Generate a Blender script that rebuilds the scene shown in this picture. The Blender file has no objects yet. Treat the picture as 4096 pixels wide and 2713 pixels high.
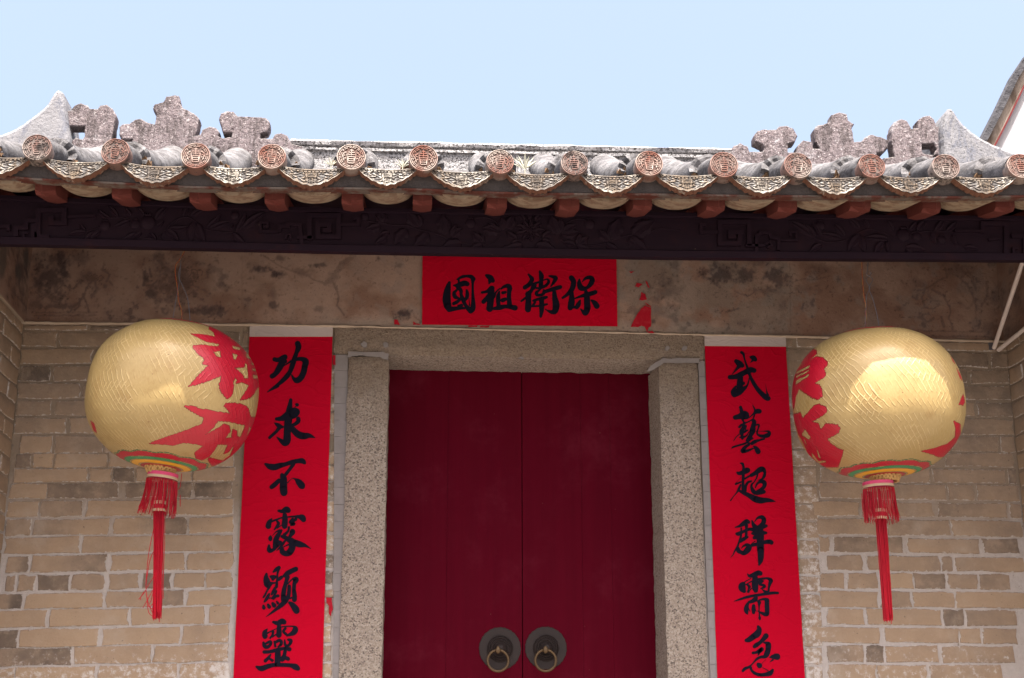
import bpy, bmesh, math, random
import numpy as np
from mathutils import Vector, Matrix, noise, Euler

random.seed(7)
R_ = math.radians
scene = bpy.context.scene
COL = scene.collection

# ------------------------------------------------------------------ camera
F_PX, PW, PH = 5700.0, 4096, 2713
PITCH, YAW, ROLL = R_(15.55), R_(4.24), R_(-0.07)
CAM = Vector((0.0, -6.0, 1.55))
_cp, _sp, _cy, _sy = math.cos(PITCH), math.sin(PITCH), math.cos(YAW), math.sin(YAW)
FW = Vector((_sy * _cp, _cy * _cp, _sp))
_r = Vector((_cy, -_sy, 0)); _u = _r.cross(FW)
RT = _r * math.cos(ROLL) + _u * math.sin(ROLL)
UP = -_r * math.sin(ROLL) + _u * math.cos(ROLL)
cam = bpy.data.cameras.new('camera'); camo = bpy.data.objects.new('camera', cam)
COL.objects.link(camo); scene.camera = camo
cam.sensor_width = 36.0; cam.lens = F_PX / PW * 36.0
cam.clip_start = 0.05; cam.clip_end = 5000
camo.matrix_world = Matrix(((RT.x, UP.x, -FW.x, CAM.x), (RT.y, UP.y, -FW.y, CAM.y), (RT.z, UP.z, -FW.z, CAM.z), (0, 0, 0, 1)))

# ------------------------------------------------------------------ light
SUN_EL, SUN_AZ = R_(70), R_(2)          # azimuth measured from -Y (in front of the gate) towards +X
SKY_STRENGTH, SUN_STRENGTH, EXPOSURE = 0.15, 5.0, 1.66
world = bpy.data.worlds.new("World"); scene.world = world; world.use_nodes = True
wt = world.node_tree; wt.nodes.clear()
sky = wt.nodes.new('ShaderNodeTexSky'); sky.sky_type = 'NISHITA'; sky.sun_disc = False
sky.sun_elevation = SUN_EL; sky.sun_rotation = math.pi - SUN_AZ
sky.altitude = 10; sky.air_density = 1.0; sky.dust_density = 10.0; sky.ozone_density = 0.0
bg = wt.nodes.new('ShaderNodeBackground'); bg.inputs[1].default_value = SKY_STRENGTH
wo = wt.nodes.new('ShaderNodeOutputWorld')
wt.links.new(sky.outputs[0], bg.inputs[0]); wt.links.new(bg.outputs[0], wo.inputs[0])
sun = bpy.data.lights.new('sun', 'SUN'); sun.energy = SUN_STRENGTH; sun.angle = R_(0.5); sun.color = (1.0, 0.95, 0.88)
suno = bpy.data.objects.new('sun', sun); COL.objects.link(suno)
sdir = Vector((math.cos(SUN_EL) * math.sin(SUN_AZ), -math.cos(SUN_EL) * math.cos(SUN_AZ), math.sin(SUN_EL)))
suno.rotation_euler = (-sdir).to_track_quat('-Z', 'Y').to_euler(); suno.location = (0, -8, 12)
vs = scene.view_settings
vs.view_transform = 'Standard'; vs.look = 'None'; vs.gamma = 1.0; vs.use_curve_mapping = False; vs.exposure = EXPOSURE
scene.display_settings.display_device = 'sRGB'

# ------------------------------------------------------------------ photo pixel <-> place
def at(px, py, Y):
    v = RT * ((px - PW / 2) / F_PX) - UP * ((py - PH / 2) / F_PX) + FW
    return CAM + v * ((Y - CAM.y) / v.y)
def atX(px, py, X):
    v = RT * ((px - PW / 2) / F_PX) - UP * ((py - PH / 2) / F_PX) + FW
    return CAM + v * ((X - CAM.x) / v.x)
def proj(p):
    d = p - CAM; z = d.dot(FW)
    return PW / 2 + F_PX * d.dot(RT) / z, PH / 2 - F_PX * d.dot(UP) / z
def crop(ox, oy, sc):
    return lambda x, y: (ox + x / sc, oy + y / sc)

# ------------------------------------------------------------------ objects
def tag(o, label=None, cat=None, group=None, kind=None):
    if label: o['label'] = label
    if cat: o['category'] = cat
    if group: o['group'] = group
    if kind: o['kind'] = kind
    return o
def empty(name, loc=(0, 0, 0)):
    o = bpy.data.objects.new(name, None); COL.objects.link(o); o.location = loc; o.empty_display_size = 0.1
    return o
def link(name, me, parent=None):
    o = bpy.data.objects.new(name, me); COL.objects.link(o)
    if parent: o.parent = parent
    return o
class MB:
    """collects faces for ONE mesh object"""
    def __init__(s): s.v = []; s.f = []; s.c = []
    def add(s, vs, fs, cols=None):
        b = len(s.v); s.v.extend([tuple(v) for v in vs]); s.f.extend([tuple(i + b for i in f) for f in fs])
        s.c.extend(cols if cols is not None else [(0, 0, 0)] * len(vs))
    def box(s, a, b):
        (x0, y0, z0), (x1, y1, z1) = a, b
        s.add([(x0, y0, z0), (x1, y0, z0), (x1, y1, z0), (x0, y1, z0), (x0, y0, z1), (x1, y0, z1), (x1, y1, z1), (x0, y1, z1)],
              [(0, 3, 2, 1), (4, 5, 6, 7), (0, 1, 5, 4), (1, 2, 6, 5), (2, 3, 7, 6), (3, 0, 4, 7)])
    def tube(s, pts, rad, n=6, caps=True):
        pts = [Vector(p) for p in pts]; rads = rad if isinstance(rad, (list, tuple)) else [rad] * len(pts)
        vs, fs = [], []
        for i, p in enumerate(pts):
            t = (pts[min(i + 1, len(pts) - 1)] - pts[max(i - 1, 0)])
            t = t.normalized() if t.length > 1e-9 else Vector((0, 0, 1))
            a = t.cross(Vector((0, 0, 1)) if abs(t.z) < .9 else Vector((1, 0, 0))).normalized(); b = t.cross(a)
            for k in range(n):
                g = 2 * math.pi * k / n
                vs.append(p + (a * math.cos(g) + b * math.sin(g)) * rads[i])
        for i in range(len(pts) - 1):
            for k in range(n):
                k2 = (k + 1) % n
                fs.append((i * n + k, i * n + k2, (i + 1) * n + k2, (i + 1) * n + k))
        if caps:
            fs.append(tuple(range(n))[::-1]); fs.append(tuple((len(pts) - 1) * n + k for k in range(n)))
        s.add(vs, fs)
    def grid(s, fn, nu, nv, col=None, closeu=False):
        """fn(i,j)->point"""
        vs = [fn(i, j) for j in range(nv) for i in range(nu)]
        fs = []
        for j in range(nv - 1):
            for i in range(nu if closeu else nu - 1):
                i2 = (i + 1) % nu
                fs.append((j * nu + i, j * nu + i2, (j + 1) * nu + i2, (j + 1) * nu + i))
        s.add(vs, fs, None if col is None else [col(i, j) for j in range(nv) for i in range(nu)])
    def mesh(s, name, mat, smooth=False, recalc=False, origin=None):
        me = bpy.data.meshes.new(name)
        vs = s.v if origin is None else [(v[0] - origin[0], v[1] - origin[1], v[2] - origin[2]) for v in s.v]
        me.from_pydata(vs, [], s.f); me.update()
        if recalc:
            bm = bmesh.new(); bm.from_mesh(me); bmesh.ops.recalc_face_normals(bm, faces=bm.faces); bm.to_mesh(me); bm.free()
        a = me.attributes.new('pt', 'FLOAT_COLOR', 'POINT')
        buf = np.ones((len(vs), 4), dtype=np.float32); buf[:, :3] = np.array(s.c, dtype=np.float32).reshape(-1, 3)
        a.data.foreach_set('color', buf.ravel())
        if smooth: me.polygons.foreach_set('use_smooth', [True] * len(me.polygons))
        me.materials.append(mat)
        return me
    def build(s, name, mat, parent=None, smooth=False, recalc=False, origin=None):
        return link(name, s.mesh(name, mat, smooth, recalc, origin), parent)

# ------------------------------------------------------------------ materials
class NT:
    def __init__(s, name, rough=0.8, spec=0.3, metal=0.0):
        s.m = bpy.data.materials.new(name); s.m.use_nodes = True; s.t = s.m.node_tree
        s.b = s.t.nodes['Principled BSDF']
        s.b.inputs['Roughness'].default_value = rough; s.b.inputs['Metallic'].default_value = metal
        s.b.inputs['Specular IOR Level'].default_value = spec
        s._pos = None
    def n(s, ty): return s.t.nodes.new(ty)
    def l(s, a, b):
        if isinstance(a, (int, float)): b.default_value = a
        elif isinstance(a, tuple): b.default_value = a if len(a) == len(b.default_value) else tuple(a) + (1,)
        else: s.t.links.new(a, b)
    def pos(s):
        if s._pos is None: s._pos = s.n('ShaderNodeNewGeometry').outputs['Position']
        return s._pos
    def obj(s): return s.n('ShaderNodeTexCoord').outputs['Object']
    def sc(s, vec, k):
        m = s.n('ShaderNodeVectorMath'); m.operation = 'MULTIPLY'; s.l(vec, m.inputs[0]); m.inputs[1].default_value = k if isinstance(k, tuple) else (k, k, k); return m.outputs[0]
    def addv(s, a, b):
        m = s.n('ShaderNodeVectorMath'); m.operation = 'ADD'; s.l(a, m.inputs[0]); s.l(b, m.inputs[1]); return m.outputs[0]
    def noise(s, scale, detail=4, rough=.6, vec=None, out='Fac', dist=0):
        k = s.n('ShaderNodeTexNoise'); s.l(s.pos() if vec is None else vec, k.inputs['Vector'])
        k.inputs['Scale'].default_value = scale; k.inputs['Detail'].default_value = detail; k.inputs['Roughness'].default_value = rough
        k.inputs['Distortion'].default_value = dist
        return k.outputs[out]
    def voro(s, scale, vec=None, out='Distance', feat='F1'):
        k = s.n('ShaderNodeTexVoronoi'); k.feature = feat; s.l(s.pos() if vec is None else vec, k.inputs['Vector']); k.inputs['Scale'].default_value = scale
        return k.outputs[out]
    def m_(s, op, a, b=0.0, c=0.0):
        k = s.n('ShaderNodeMath'); k.operation = op; s.l(a, k.inputs[0]); s.l(b, k.inputs[1]); s.l(c, k.inputs[2]); return k.outputs[0]
    def ramp(s, fac, *stops):
        k = s.n('ShaderNodeValToRGB'); el = k.color_ramp.elements
        while len(el) < len(stops): el.new(0.5)
        for e, (p, c) in zip(el, stops):
            e.position = p; e.color = (c, c, c, 1) if isinstance(c, (int, float)) else tuple(c) + (1,)
        s.l(fac, k.inputs[0]); return k.outputs[0]
    def st(s, fac, lo, hi):   # smooth threshold
        k = s.n('ShaderNodeMapRange'); k.interpolation_type = 'SMOOTHSTEP'
        s.l(fac, k.inputs[0]); k.inputs[1].default_value = lo; k.inputs[2].default_value = hi; return k.outputs[0]
    def mix(s, fac, a, b, blend='MIX'):
        k = s.n('ShaderNodeMix'); k.data_type = 'RGBA'; k.blend_type = blend
        s.l(fac, k.inputs[0]); s.l(a, k.inputs[6]); s.l(b, k.inputs[7]); return k.outputs[2]
    def rnd(s): return s.n('ShaderNodeObjectInfo').outputs['Random']
    def attr(s):
        k = s.n('ShaderNodeAttribute'); k.attribute_name = 'pt'
        x = s.n('ShaderNodeSeparateColor'); s.l(k.outputs['Color'], x.inputs[0])
        return x.outputs[0], x.outputs[1], x.outputs[2], k.outputs['Color']
    def xyz(s, vec=None):
        x = s.n('ShaderNodeSeparateXYZ'); s.l(s.pos() if vec is None else vec, x.inputs[0]); return x.outputs
    def color(s, c): s.l(c, s.b.inputs['Base Color']); return s
    def rough(s, c): s.l(c, s.b.inputs['Roughness']); return s
    def bump(s, h, strength=.5, dist=.005):
        k = s.n('ShaderNodeBump'); k.inputs['Strength'].default_value = strength; k.inputs['Distance'].default_value = dist
        s.l(h, k.inputs['Height']); s.l(k.outputs[0], s.b.inputs['Normal']); return s

M = {}
# brick: pt = (distance from the rim, tone, whitewash)
t = NT('brick_clay', .9, .2)
e, tone, ww, _ = t.attr()
base = t.ramp(t.m_('ADD', tone, t.m_('MULTIPLY', t.m_('SUBTRACT', t.noise(9, 3), .5), .55)),
              (0, (.42, .312, .216)), (.35, (.355, .262, .186)), (.6, (.255, .195, .150)), (.85, (.115, .095, .083)), (1, (.085, .073, .069)))
base = t.mix(t.m_('MULTIPLY', t.noise(140, 3), .35), base, (.20, .145, .10))
base = t.mix(t.m_('MULTIPLY', t.st(t.noise(16, 6, .75), .45, .7), .45), base, (.40, .31, .235))
base = t.mix(t.st(t.noise(75, 4, .7), .66, .72), base, (.10, .075, .055))
base = t.mix(t.m_('MULTIPLY', t.st(t.noise(3.1, 5, .7), .52, .7), .35), base, (.42, .37, .32))
mort = t.mix(t.noise(60, 4), (.40, .365, .34), (.56, .525, .51))
rim = t.st(t.m_('ADD', e, t.m_('MULTIPLY', t.m_('SUBTRACT', t.noise(48, 5, .75), .5), 2.0)), .30, .10)
base = t.mix(rim, base, mort)
wm = t.st(t.m_('ADD', t.noise(42, 5, .75), t.m_('MULTIPLY', t.m_('SUBTRACT', ww, .5), .62)), .50, .72)
base = t.mix(wm, base, (.54, .51, .495))
t.color(base).bump(t.m_('ADD', t.noise(110, 5, .65), t.m_('MULTIPLY', rim, .3)), .5, .004)
M['brick'] = t.m
t = NT('lime_mortar', .95, .15)
c = t.mix(t.noise(30, 5, .7), (.36, .32, .30), (.56, .525, .515))
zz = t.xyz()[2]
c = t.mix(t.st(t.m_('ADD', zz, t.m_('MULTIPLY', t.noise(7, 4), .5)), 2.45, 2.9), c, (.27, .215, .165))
c = t.mix(t.st(t.noise(22, 4, .7), .62, .72), c, (.20, .165, .135))
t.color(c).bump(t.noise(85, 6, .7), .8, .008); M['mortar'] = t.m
t = NT('grey_render', .9, .2)
c = t.mix(t.noise(14, 5, .65), (.17, .156, .155), (.30, .28, .285))
c = t.mix(t.st(t.noise(45, 4, .7), .64, .72), c, (.22, .20, .19))
t.color(c).bump(t.noise(120, 4), .3, .003); M['render'] = t.m
# frieze plaster: pt carries the painting itself
t = NT('painted_plaster', .9, .2)
_, _, _, pc = t.attr()
c = t.mix(t.m_('MULTIPLY', t.noise(90, 5, .7), .5), pc, t.sc(pc, .62))
t.color(c).bump(t.m_('ADD', t.noise(70, 6, .7), t.m_('MULTIPLY', t.noise(9, 3), 1.2)), .55, .006); M['plaster'] = t.m
t = NT('bounce_lit_edge', .9, .1); t.color(t.mix(t.noise(20, 5, .7), (.34, .26, .19), (.52, .45, .38))).bump(t.noise(90, 5), .6, .004); M['ledge'] = t.m  # pale colour stands for bounce light on the frieze's lower edge
# granite
t = NT('granite', .85, .25)
v1 = t.voro(185, out='Color'); sx = t.n('ShaderNodeSeparateColor'); t.l(v1, sx.inputs[0])
c = t.ramp(sx.outputs[0], (0, (.14, .12, .11)), (.10, (.20, .165, .145)), (.24, (.345, .29, .245)), (.6, (.41, .35, .30)), (1, (.51, .45, .40)))
c = t.mix(t.st(t.noise(130, 3, .6), .60, .72), c, (.19, .16, .15))
zz = t.xyz()[2]
ng = t.n('ShaderNodeNewGeometry'); ny = t.xyz(ng.outputs['True Normal'])[1]
dirt = t.m_('MULTIPLY', t.m_('MULTIPLY', t.st(t.m_('ADD', zz, t.m_('MULTIPLY', t.noise(8, 4), .5)), 2.95, 3.35), .66), t.st(t.m_('ABSOLUTE', ny), .5, .8))
c = t.mix(dirt, c, t.mix(t.noise(55, 6, .8), (.085, .062, .046), (.35, .265, .19)))
c = t.mix(t.m_('MULTIPLY', t.st(t.noise(5, 4), .5, .75), .35), c, (.30, .26, .24))
t.color(c).bump(t.m_('ADD', t.noise(150, 4, .7), t.noise(48, 5, .7)), 1.0, .011); M['granite'] = t.m
# painted door
t = NT('maroon_paint', .7, .04)
ps = t.sc(t.pos(), (30, 1, 1.2))
c = t.mix(t.noise(1, 5, .6, vec=ps), (.062, .0008, .0072), (.090, .0016, .0105))
c = t.mix(t.m_('MULTIPLY', t.st(t.noise(3, 5, .7), .5, .8), .35), c, (.16, .02, .04))
c = t.mix(t.m_('MULTIPLY', t.st(t.noise(6, 6, .8, vec=t.sc(t.pos(), (14, 1, 1))), .74, .8), .35), c, (.32, .22, .2))
c = t.mix(t.st(t.voro(14), .030, .012), c, (.17, .09, .08))
t.color(c).bump(t.noise(1, 5, .6, vec=t.sc(t.pos(), (160, 1, 7))), .25, .002)
t.rough(t.ramp(t.noise(9, 4), (0, .6), (1, .8))); M['door'] = t.m
# red paper, paper strip, ink
def wrinkle(t, k=1.0):
    v = t.sc(t.pos(), (3, 1, 5.5))
    a = t.noise(1.6, 3, .5, vec=v, dist=1.2)
    r = t.m_('ABSOLUTE', t.m_('SUBTRACT', a, .5))
    return t.m_('ADD', t.m_('MULTIPLY', t.st(r, .05, 0), .7 * k), t.noise(5, 4, .6))
t = NT('red_paper', .8, .05)
c = t.mix(t.noise(2.2, 4), (.40, .001, .016), (.47, .0015, .021))
c = t.mix(t.m_('MULTIPLY', t.noise(260, 2), .18), c, (.36, .002, .02))
t.color(c).bump(wrinkle(t), .16, .012); M['redpaper'] = t.m
t = NT('faded_red_paper', .75, .2)
t.color(t.mix(t.st(t.noise(45, 4), .45, .7), (.34, .003, .016), (.37, .02, .034))).bump(t.noise(60, 4), .3, .004); M['scrap'] = t.m
t = NT('white_paper', .8, .2)
t.color(t.mix(t.noise(6, 4), (.40, .355, .345), (.50, .445, .435))).bump(wrinkle(t), .15, .012); M['paper'] = t.m
t = NT('black_ink', .7, .08)
t.color(t.mix(t.noise(25, 3), (.004, .0035, .010), (.009, .008, .019))); M['ink'] = t.m
# dark carved wood, red rafters
t = NT('dark_carved_wood', .6, .06)
v = t.sc(t.pos(), (4, 30, 60))
c = t.mix(t.noise(1, 6, .65, vec=v), (.0085, .005, .0105), (.018, .0088, .0138))
c = t.mix(t.m_('MULTIPLY', t.st(t.noise(7, 5, .7), .55, .75), .5), c, (.030, .010, .011))
c = t.mix(t.st(t.voro(13), .018, .010), c, (.30, .24, .18))
t.color(c).bump(t.noise(1, 6, .6, vec=v), .3, .002); M['wood'] = t.m
t = NT('red_oxide_paint', .7, .25)
c = t.mix(t.noise(10, 6, .75), (.075, .018, .015), (.135, .034, .028))
c = t.mix(t.st(t.noise(17, 5, .75), .60, .70), c, (.11, .035, .03))
c = t.mix(t.st(t.noise(33, 5, .8), .64, .72), c, (.22, .11, .09))
t.color(c).bump(t.noise(60, 5), .3, .003); M['rafter'] = t.m
t = NT('weathered_board', .9, .1)
t.color(t.mix(t.st(t.noise(14, 5, .75), .42, .6), (.075, .026, .02), (.105, .088, .078))).bump(t.noise(60, 5), .3, .003); M['board'] = t.m
# roof
t = NT('terracotta', .85, .25)
rv = t.addv(t.pos(), t.sc(t.n('ShaderNodeObjectInfo').outputs['Location'], 0))
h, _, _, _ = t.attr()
c = t.mix(t.noise(45, 5, .7), (.155, .058, .042), (.25, .105, .078))
c = t.mix(t.m_('MULTIPLY', t.st(t.noise(8, 3), .42, .64), t.st(h, .05, .5)), c, (.36, .31, .28))
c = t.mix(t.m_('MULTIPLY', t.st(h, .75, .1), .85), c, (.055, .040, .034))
c = t.mix(t.m_('MULTIPLY', t.rnd(), .45), c, (.17, .155, .15))
c = t.mix(t.st(t.m_('ADD', t.noise(36, 5, .8), t.m_('MULTIPLY', t.m_('SUBTRACT', t.rnd(), .5), .12)), .53, .64), c, (.045, .036, .034))
t.color(c).bump(t.noise(160, 4), .4, .002); M['terracotta'] = t.m
t = NT('terracotta_lip', .85, .2)
c = t.mix(t.noise(30, 5, .7), (.080, .037, .026), (.155, .078, .052))
c = t.mix(t.st(t.noise(16, 5, .7), .56, .70), c, (.12, .10, .085))
c = t.mix(t.st(t.noise(24, 5, .7), .60, .68), c, (.24, .21, .18))
t.color(c).bump(t.noise(120, 4), .4, .002); M['lip'] = t.m
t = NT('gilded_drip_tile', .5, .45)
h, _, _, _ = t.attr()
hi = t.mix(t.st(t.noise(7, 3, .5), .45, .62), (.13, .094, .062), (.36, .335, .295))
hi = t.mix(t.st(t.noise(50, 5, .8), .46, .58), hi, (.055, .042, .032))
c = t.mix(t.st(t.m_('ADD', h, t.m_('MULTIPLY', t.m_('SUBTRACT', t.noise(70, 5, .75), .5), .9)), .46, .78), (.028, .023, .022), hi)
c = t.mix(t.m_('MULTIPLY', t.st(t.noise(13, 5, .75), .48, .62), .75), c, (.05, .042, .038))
t.color(c).bump(t.noise(150, 4), .3, .002); M['drip'] = t.m
t = NT('weathered_lime', .9, .2)
v = t.sc(t.pos(), (1, .35, 1))
c = t.mix(t.st(t.noise(16, 6, .75, vec=v), .35, .65), (.062, .060, .064), (.155, .152, .16))
c = t.mix(t.st(t.noise(22, 6, .8, vec=v), .48, .60), c, (.055, .052, .054))
c = t.mix(t.st(t.noise(120, 4, .7), .57, .66), c, (.045, .045, .05))
t.color(c).bump(t.noise(70, 6, .7), .7, .008); M['lime'] = t.m
t = NT('broken_clay', .95, .1)
t.color(t.mix(t.noise(60, 5, .8), (.06, .035, .02), (.24, .15, .09))).bump(t.noise(50, 5, .8), 1, .02); M['clay'] = t.m
t = NT('pan_tile_underside', .7, .3)
c = t.mix(t.noise(1, 5, .7, vec=t.sc(t.pos(), (10, 70, 10))), (.12, .085, .055), (.42, .35, .265))
c = t.mix(t.m_('MULTIPLY', t.st(t.noise(22, 4, .7), .45, .6), .7), c, (.15, .085, .055))
t.color(c).bump(t.noise(50, 4), .3, .003); M['belly'] = t.m
t = NT('grey_bedding', .95, .1)
c = t.mix(t.noise(24, 6, .75), (.028, .026, .029), (.085, .076, .076))
c = t.mix(t.st(t.noise(30, 5, .7), .62, .70), c, (.05, .045, .045))
t.color(c).bump(t.noise(60, 6, .7), .8, .008); M['bedding'] = t.m
t = NT('ridge_stucco', .95, .1)
c = t.mix(t.noise(40, 5, .75), (.138, .112, .122), (.225, .193, .203))
c = t.mix(t.st(t.noise(58, 7, .88), .53, .60), c, (.06, .046, .05))
c = t.mix(t.st(t.noise(13, 5, .7), .56, .70), c, (.33, .31, .33))
c = t.mix(t.st(t.noise(95, 5, .85), .57, .64), c, (.50, .47, .48))
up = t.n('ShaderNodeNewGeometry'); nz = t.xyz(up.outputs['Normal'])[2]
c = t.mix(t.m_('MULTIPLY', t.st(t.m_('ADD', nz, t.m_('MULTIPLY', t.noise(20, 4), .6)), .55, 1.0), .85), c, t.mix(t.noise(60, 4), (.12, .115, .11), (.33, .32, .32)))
c = t.mix(t.st(t.noise(33, 5, .8), .66, .73), c, (.05, .05, .048))
c = t.mix(t.m_('MULTIPLY', t.st(t.noise(11, 7, .8, vec=t.sc(t.pos(), (1.4, 1, .4))), .48, .60), .8), c, (.065, .055, .056))
t.color(c).bump(t.m_('ADD', t.noise(70, 6, .75), t.noise(22, 4)), 1.0, .018); M['stucco'] = t.m
t = NT('grey_lime_ridge', .95, .1)
c = t.mix(t.noise(12, 5, .7), (.12, .12, .132), (.25, .25, .267))
c = t.mix(t.st(t.noise(9, 5, .75, vec=t.sc(t.pos(), (1.6, 1, .7)), dist=.6), .52, .64), c, (.13, .135, .16))
c = t.mix(t.m_('MULTIPLY', t.st(t.noise(80, 5, .8), .52, .62), t.st(t.xyz()[0], -1, 1)), c, (.07, .07, .072))
t.color(c).bump(t.noise(60, 6, .7), .6, .010); M['horn'] = t.m
t = NT('speckled_ridge', .95, .1)
c = t.mix(t.noise(14, 5, .7), (.26, .255, .265), (.42, .415, .43))
c = t.mix(t.st(t.noise(95, 5, .8), .48, .56), c, (.06, .058, .058))
c = t.mix(t.m_('MULTIPLY', t.st(t.noise(18, 4), .5, .7), .6), c, (.25, .24, .24))
t.color(c).bump(t.noise(80, 6, .7), .8, .010); M['ridge'] = t.m
# lantern: pt = paint colour (r,g,b), straw where all zero
t = NT('varnished_bamboo', .5, .4)
uvn = t.n('ShaderNodeUVMap'); ux = t.n('ShaderNodeSeparateXYZ'); t.l(uvn.outputs[0], ux.inputs[0]); U, V = ux.outputs[0], ux.outputs[1]
wob = t.m_('MULTIPLY', t.noise(7, 4, .6, vec=t.obj()), 1.5)
def strip(sign, nu, nv):
    f = t.m_('FRACT', t.m_('ADD', t.m_('ADD', t.m_('MULTIPLY', U, nu), t.m_('MULTIPLY', V, sign * nv)), wob))
    return t.st(t.m_('ABSOLUTE', t.m_('SUBTRACT', f, .5)), .17, .03)
gA = t.st(t.noise(5.5, 3, .6, vec=t.obj()), .40, .56); gB = t.st(t.noise(7.5, 3, .6, vec=t.addv(t.obj(), t.n('ShaderNodeCombineXYZ').outputs[0])), .44, .60)
row = t.m_('FRACT', t.m_('ADD', t.m_('MULTIPLY', V, 17), t.m_('MULTIPLY', wob, .5))); g1 = t.st(row, .40, .60)
ridge = t.m_('MAXIMUM', t.m_('MULTIPLY', strip(1, 84, 30), t.m_('MAXIMUM', gA, g1)), t.m_('MULTIPLY', strip(-1, 84, 30), t.m_('MULTIPLY', gB, t.m_('SUBTRACT', 1.15, g1))))
patch = t.st(t.noise(4, 3, vec=t.obj()), .32, .52)
ridge = t.m_('MULTIPLY', ridge, patch)
fib = t.noise(1, 4, .6, vec=t.sc(uvn.outputs[0], (240, 60, 1)))
c = t.mix(fib, (.265, .182, .066), (.375, .275, .115))
c = t.mix(t.m_('MULTIPLY', t.st(ridge, .3, .9), .75), c, (.48, .36, .17))
c = t.mix(t.m_('MULTIPLY', t.st(t.noise(11, 6, .8, vec=t.obj()), .50, .68), .5), c, (.24, .145, .045))
c = t.mix(t.m_('MULTIPLY', t.st(t.noise(30, 5, .8, vec=t.obj()), .62, .75), .5), c, (.36, .22, .07))
c = t.mix(t.st(t.voro(16, vec=t.obj()), .05, .025), c, (.18, .09, .03))
pr, pg, pb, pc = t.attr()
mask = t.st(t.m_('ADD', t.m_('ADD', pr, pg), pb), .02, .08)
c = t.mix(mask, c, pc)
t.color(c).bump(t.m_('ADD', t.m_('MULTIPLY', ridge, .8), t.m_('MULTIPLY', fib, .35)), .42, .006)
t.b.inputs['Coat Weight'].default_value = .38; t.b.inputs['Coat Roughness'].default_value = .26
M['lantern'] = t.m
t = NT('straw', .7, .25); t.color(t.mix(t.noise(60, 3), (.30, .17, .06), (.58, .38, .16))); M['straw'] = t.m
t = NT('red_silk', .55, .3); t.color(t.mix(t.noise(40, 3), (.24, .002, .011), (.42, .004, .02))); M['silk'] = t.m
t = NT('pink_band', .6, .3); t.color((.55, .06, .16)); M['pink'] = t.m
t = NT('cream_band', .6, .3); t.color((.46, .33, .22)); M['cream'] = t.m
t = NT('yellow_wire', .5, .4); t.color((.34, .17, .025)); M['ywire'] = t.m
t = NT('red_wire', .5, .4); t.color((.22, .008, .01)); M['rwire'] = t.m
t = NT('grey_wire', .5, .4); t.color((.10, .10, .12)); M['gwire'] = t.m
t = NT('white_plastic', .35, .45); t.color(t.mix(t.noise(12, 3), (.55, .49, .46), (.66, .60, .57))); M['pvc'] = t.m
t = NT('aged_bronze', .55, .2, .1)
t.color(t.mix(t.noise(25, 4), (.022, .017, .018), (.040, .029, .027))); M['bronze'] = t.m
t = NT('brass', .45, .4, .5); t.color(t.mix(t.noise(40, 4), (.085, .052, .026), (.13, .085, .045))); M['brass'] = t.m
t = NT('ground_concrete', .9, .2)
t.color(t.mix(t.noise(1.5, 6, .6), (.115, .100, .088), (.160, .140, .125))).bump(t.noise(40, 4), .3, .01); M['ground'] = t.m
t = NT('dry_leaf', .8, .2); t.color(t.mix(t.noise(50, 3), (.22, .22, .17), (.42, .42, .36))); M['leaf'] = t.m
t = NT('pale_gable_plaster', .9, .2)
c = t.mix(t.noise(3, 5, .7), (.24, .24, .265), (.32, .32, .345)); t.color(c).bump(t.noise(20, 5), .3, .01); M['gable'] = t.m
t = NT('streaked_gable_band', .9, .2)
c = t.mix(t.st(t.noise(1, 5, .7, vec=t.sc(t.pos(), (9, 1, 2))), .4, .65), (.22, .185, .16), (.085, .062, .048)); t.color(c); M['gband'] = t.m
t = NT('dark_roof_verge', .9, .2)
c = t.mix(t.noise(9, 6, .75), (.025, .025, .03), (.075, .075, .085)); t.color(c).bump(t.noise(12, 5), .8, .03); M['verge'] = t.m
t = NT('red_stripe_paint', .8, .2); t.color((.11, .015, .017)); M['stripe'] = t.m

# ------------------------------------------------------------------ ground
g = MB(); g.grid(lambda i, j: (-4000 + i * 500, -4000 + j * 500, 0.0), 17, 17)
tag(g.build('ground', M['ground']), 'pale concrete forecourt in front of the gate', 'ground', kind='structure')

# ------------------------------------------------------------------ gatehouse
gate = empty('gatehouse', (0, 0, 0))
tag(gate, 'old village gatehouse with maroon double door, brick walls and lime-washed tiled roof', 'gatehouse')

XL = at(62, 1600, 0).x; XR = at(4047, 1600, 0).x       # inner corners of the porch
YB = -0.86                                             # front of the carved beam
YE = -1.20                                             # front of the eave tiles
YR = 0.02                                              # ridge
YF = -0.016                                            # frieze plaster face
DOOR_Y = 0.25

_led = [at(px, py, YF) for px, py in ((0, 1291), (994, 1300), (1336, 1306), (2815, 1341), (3145, 1347), (3971, 1366), (4200, 1369))]
def zledge(x): return float(np.interp(x, [p.x for p in _led], [p.z for p in _led]))
def jit(a): return random.uniform(-a, a)

xjl0, xjl1 = at(1385, 1750, 0).x, at(1548, 1750, 0).x      # left jamb
xjr0, xjr1 = at(2640, 1750, 0).x, at(2795, 1750, 0).x      # right jamb
zl0, zl1 = at(2048, 1432, 0).z, at(2048, 1318, 0).z        # lintel bottom front / top
xli0, xli1 = at(1340, 1350, 0).x, at(2816, 1400, 0).x

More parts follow.
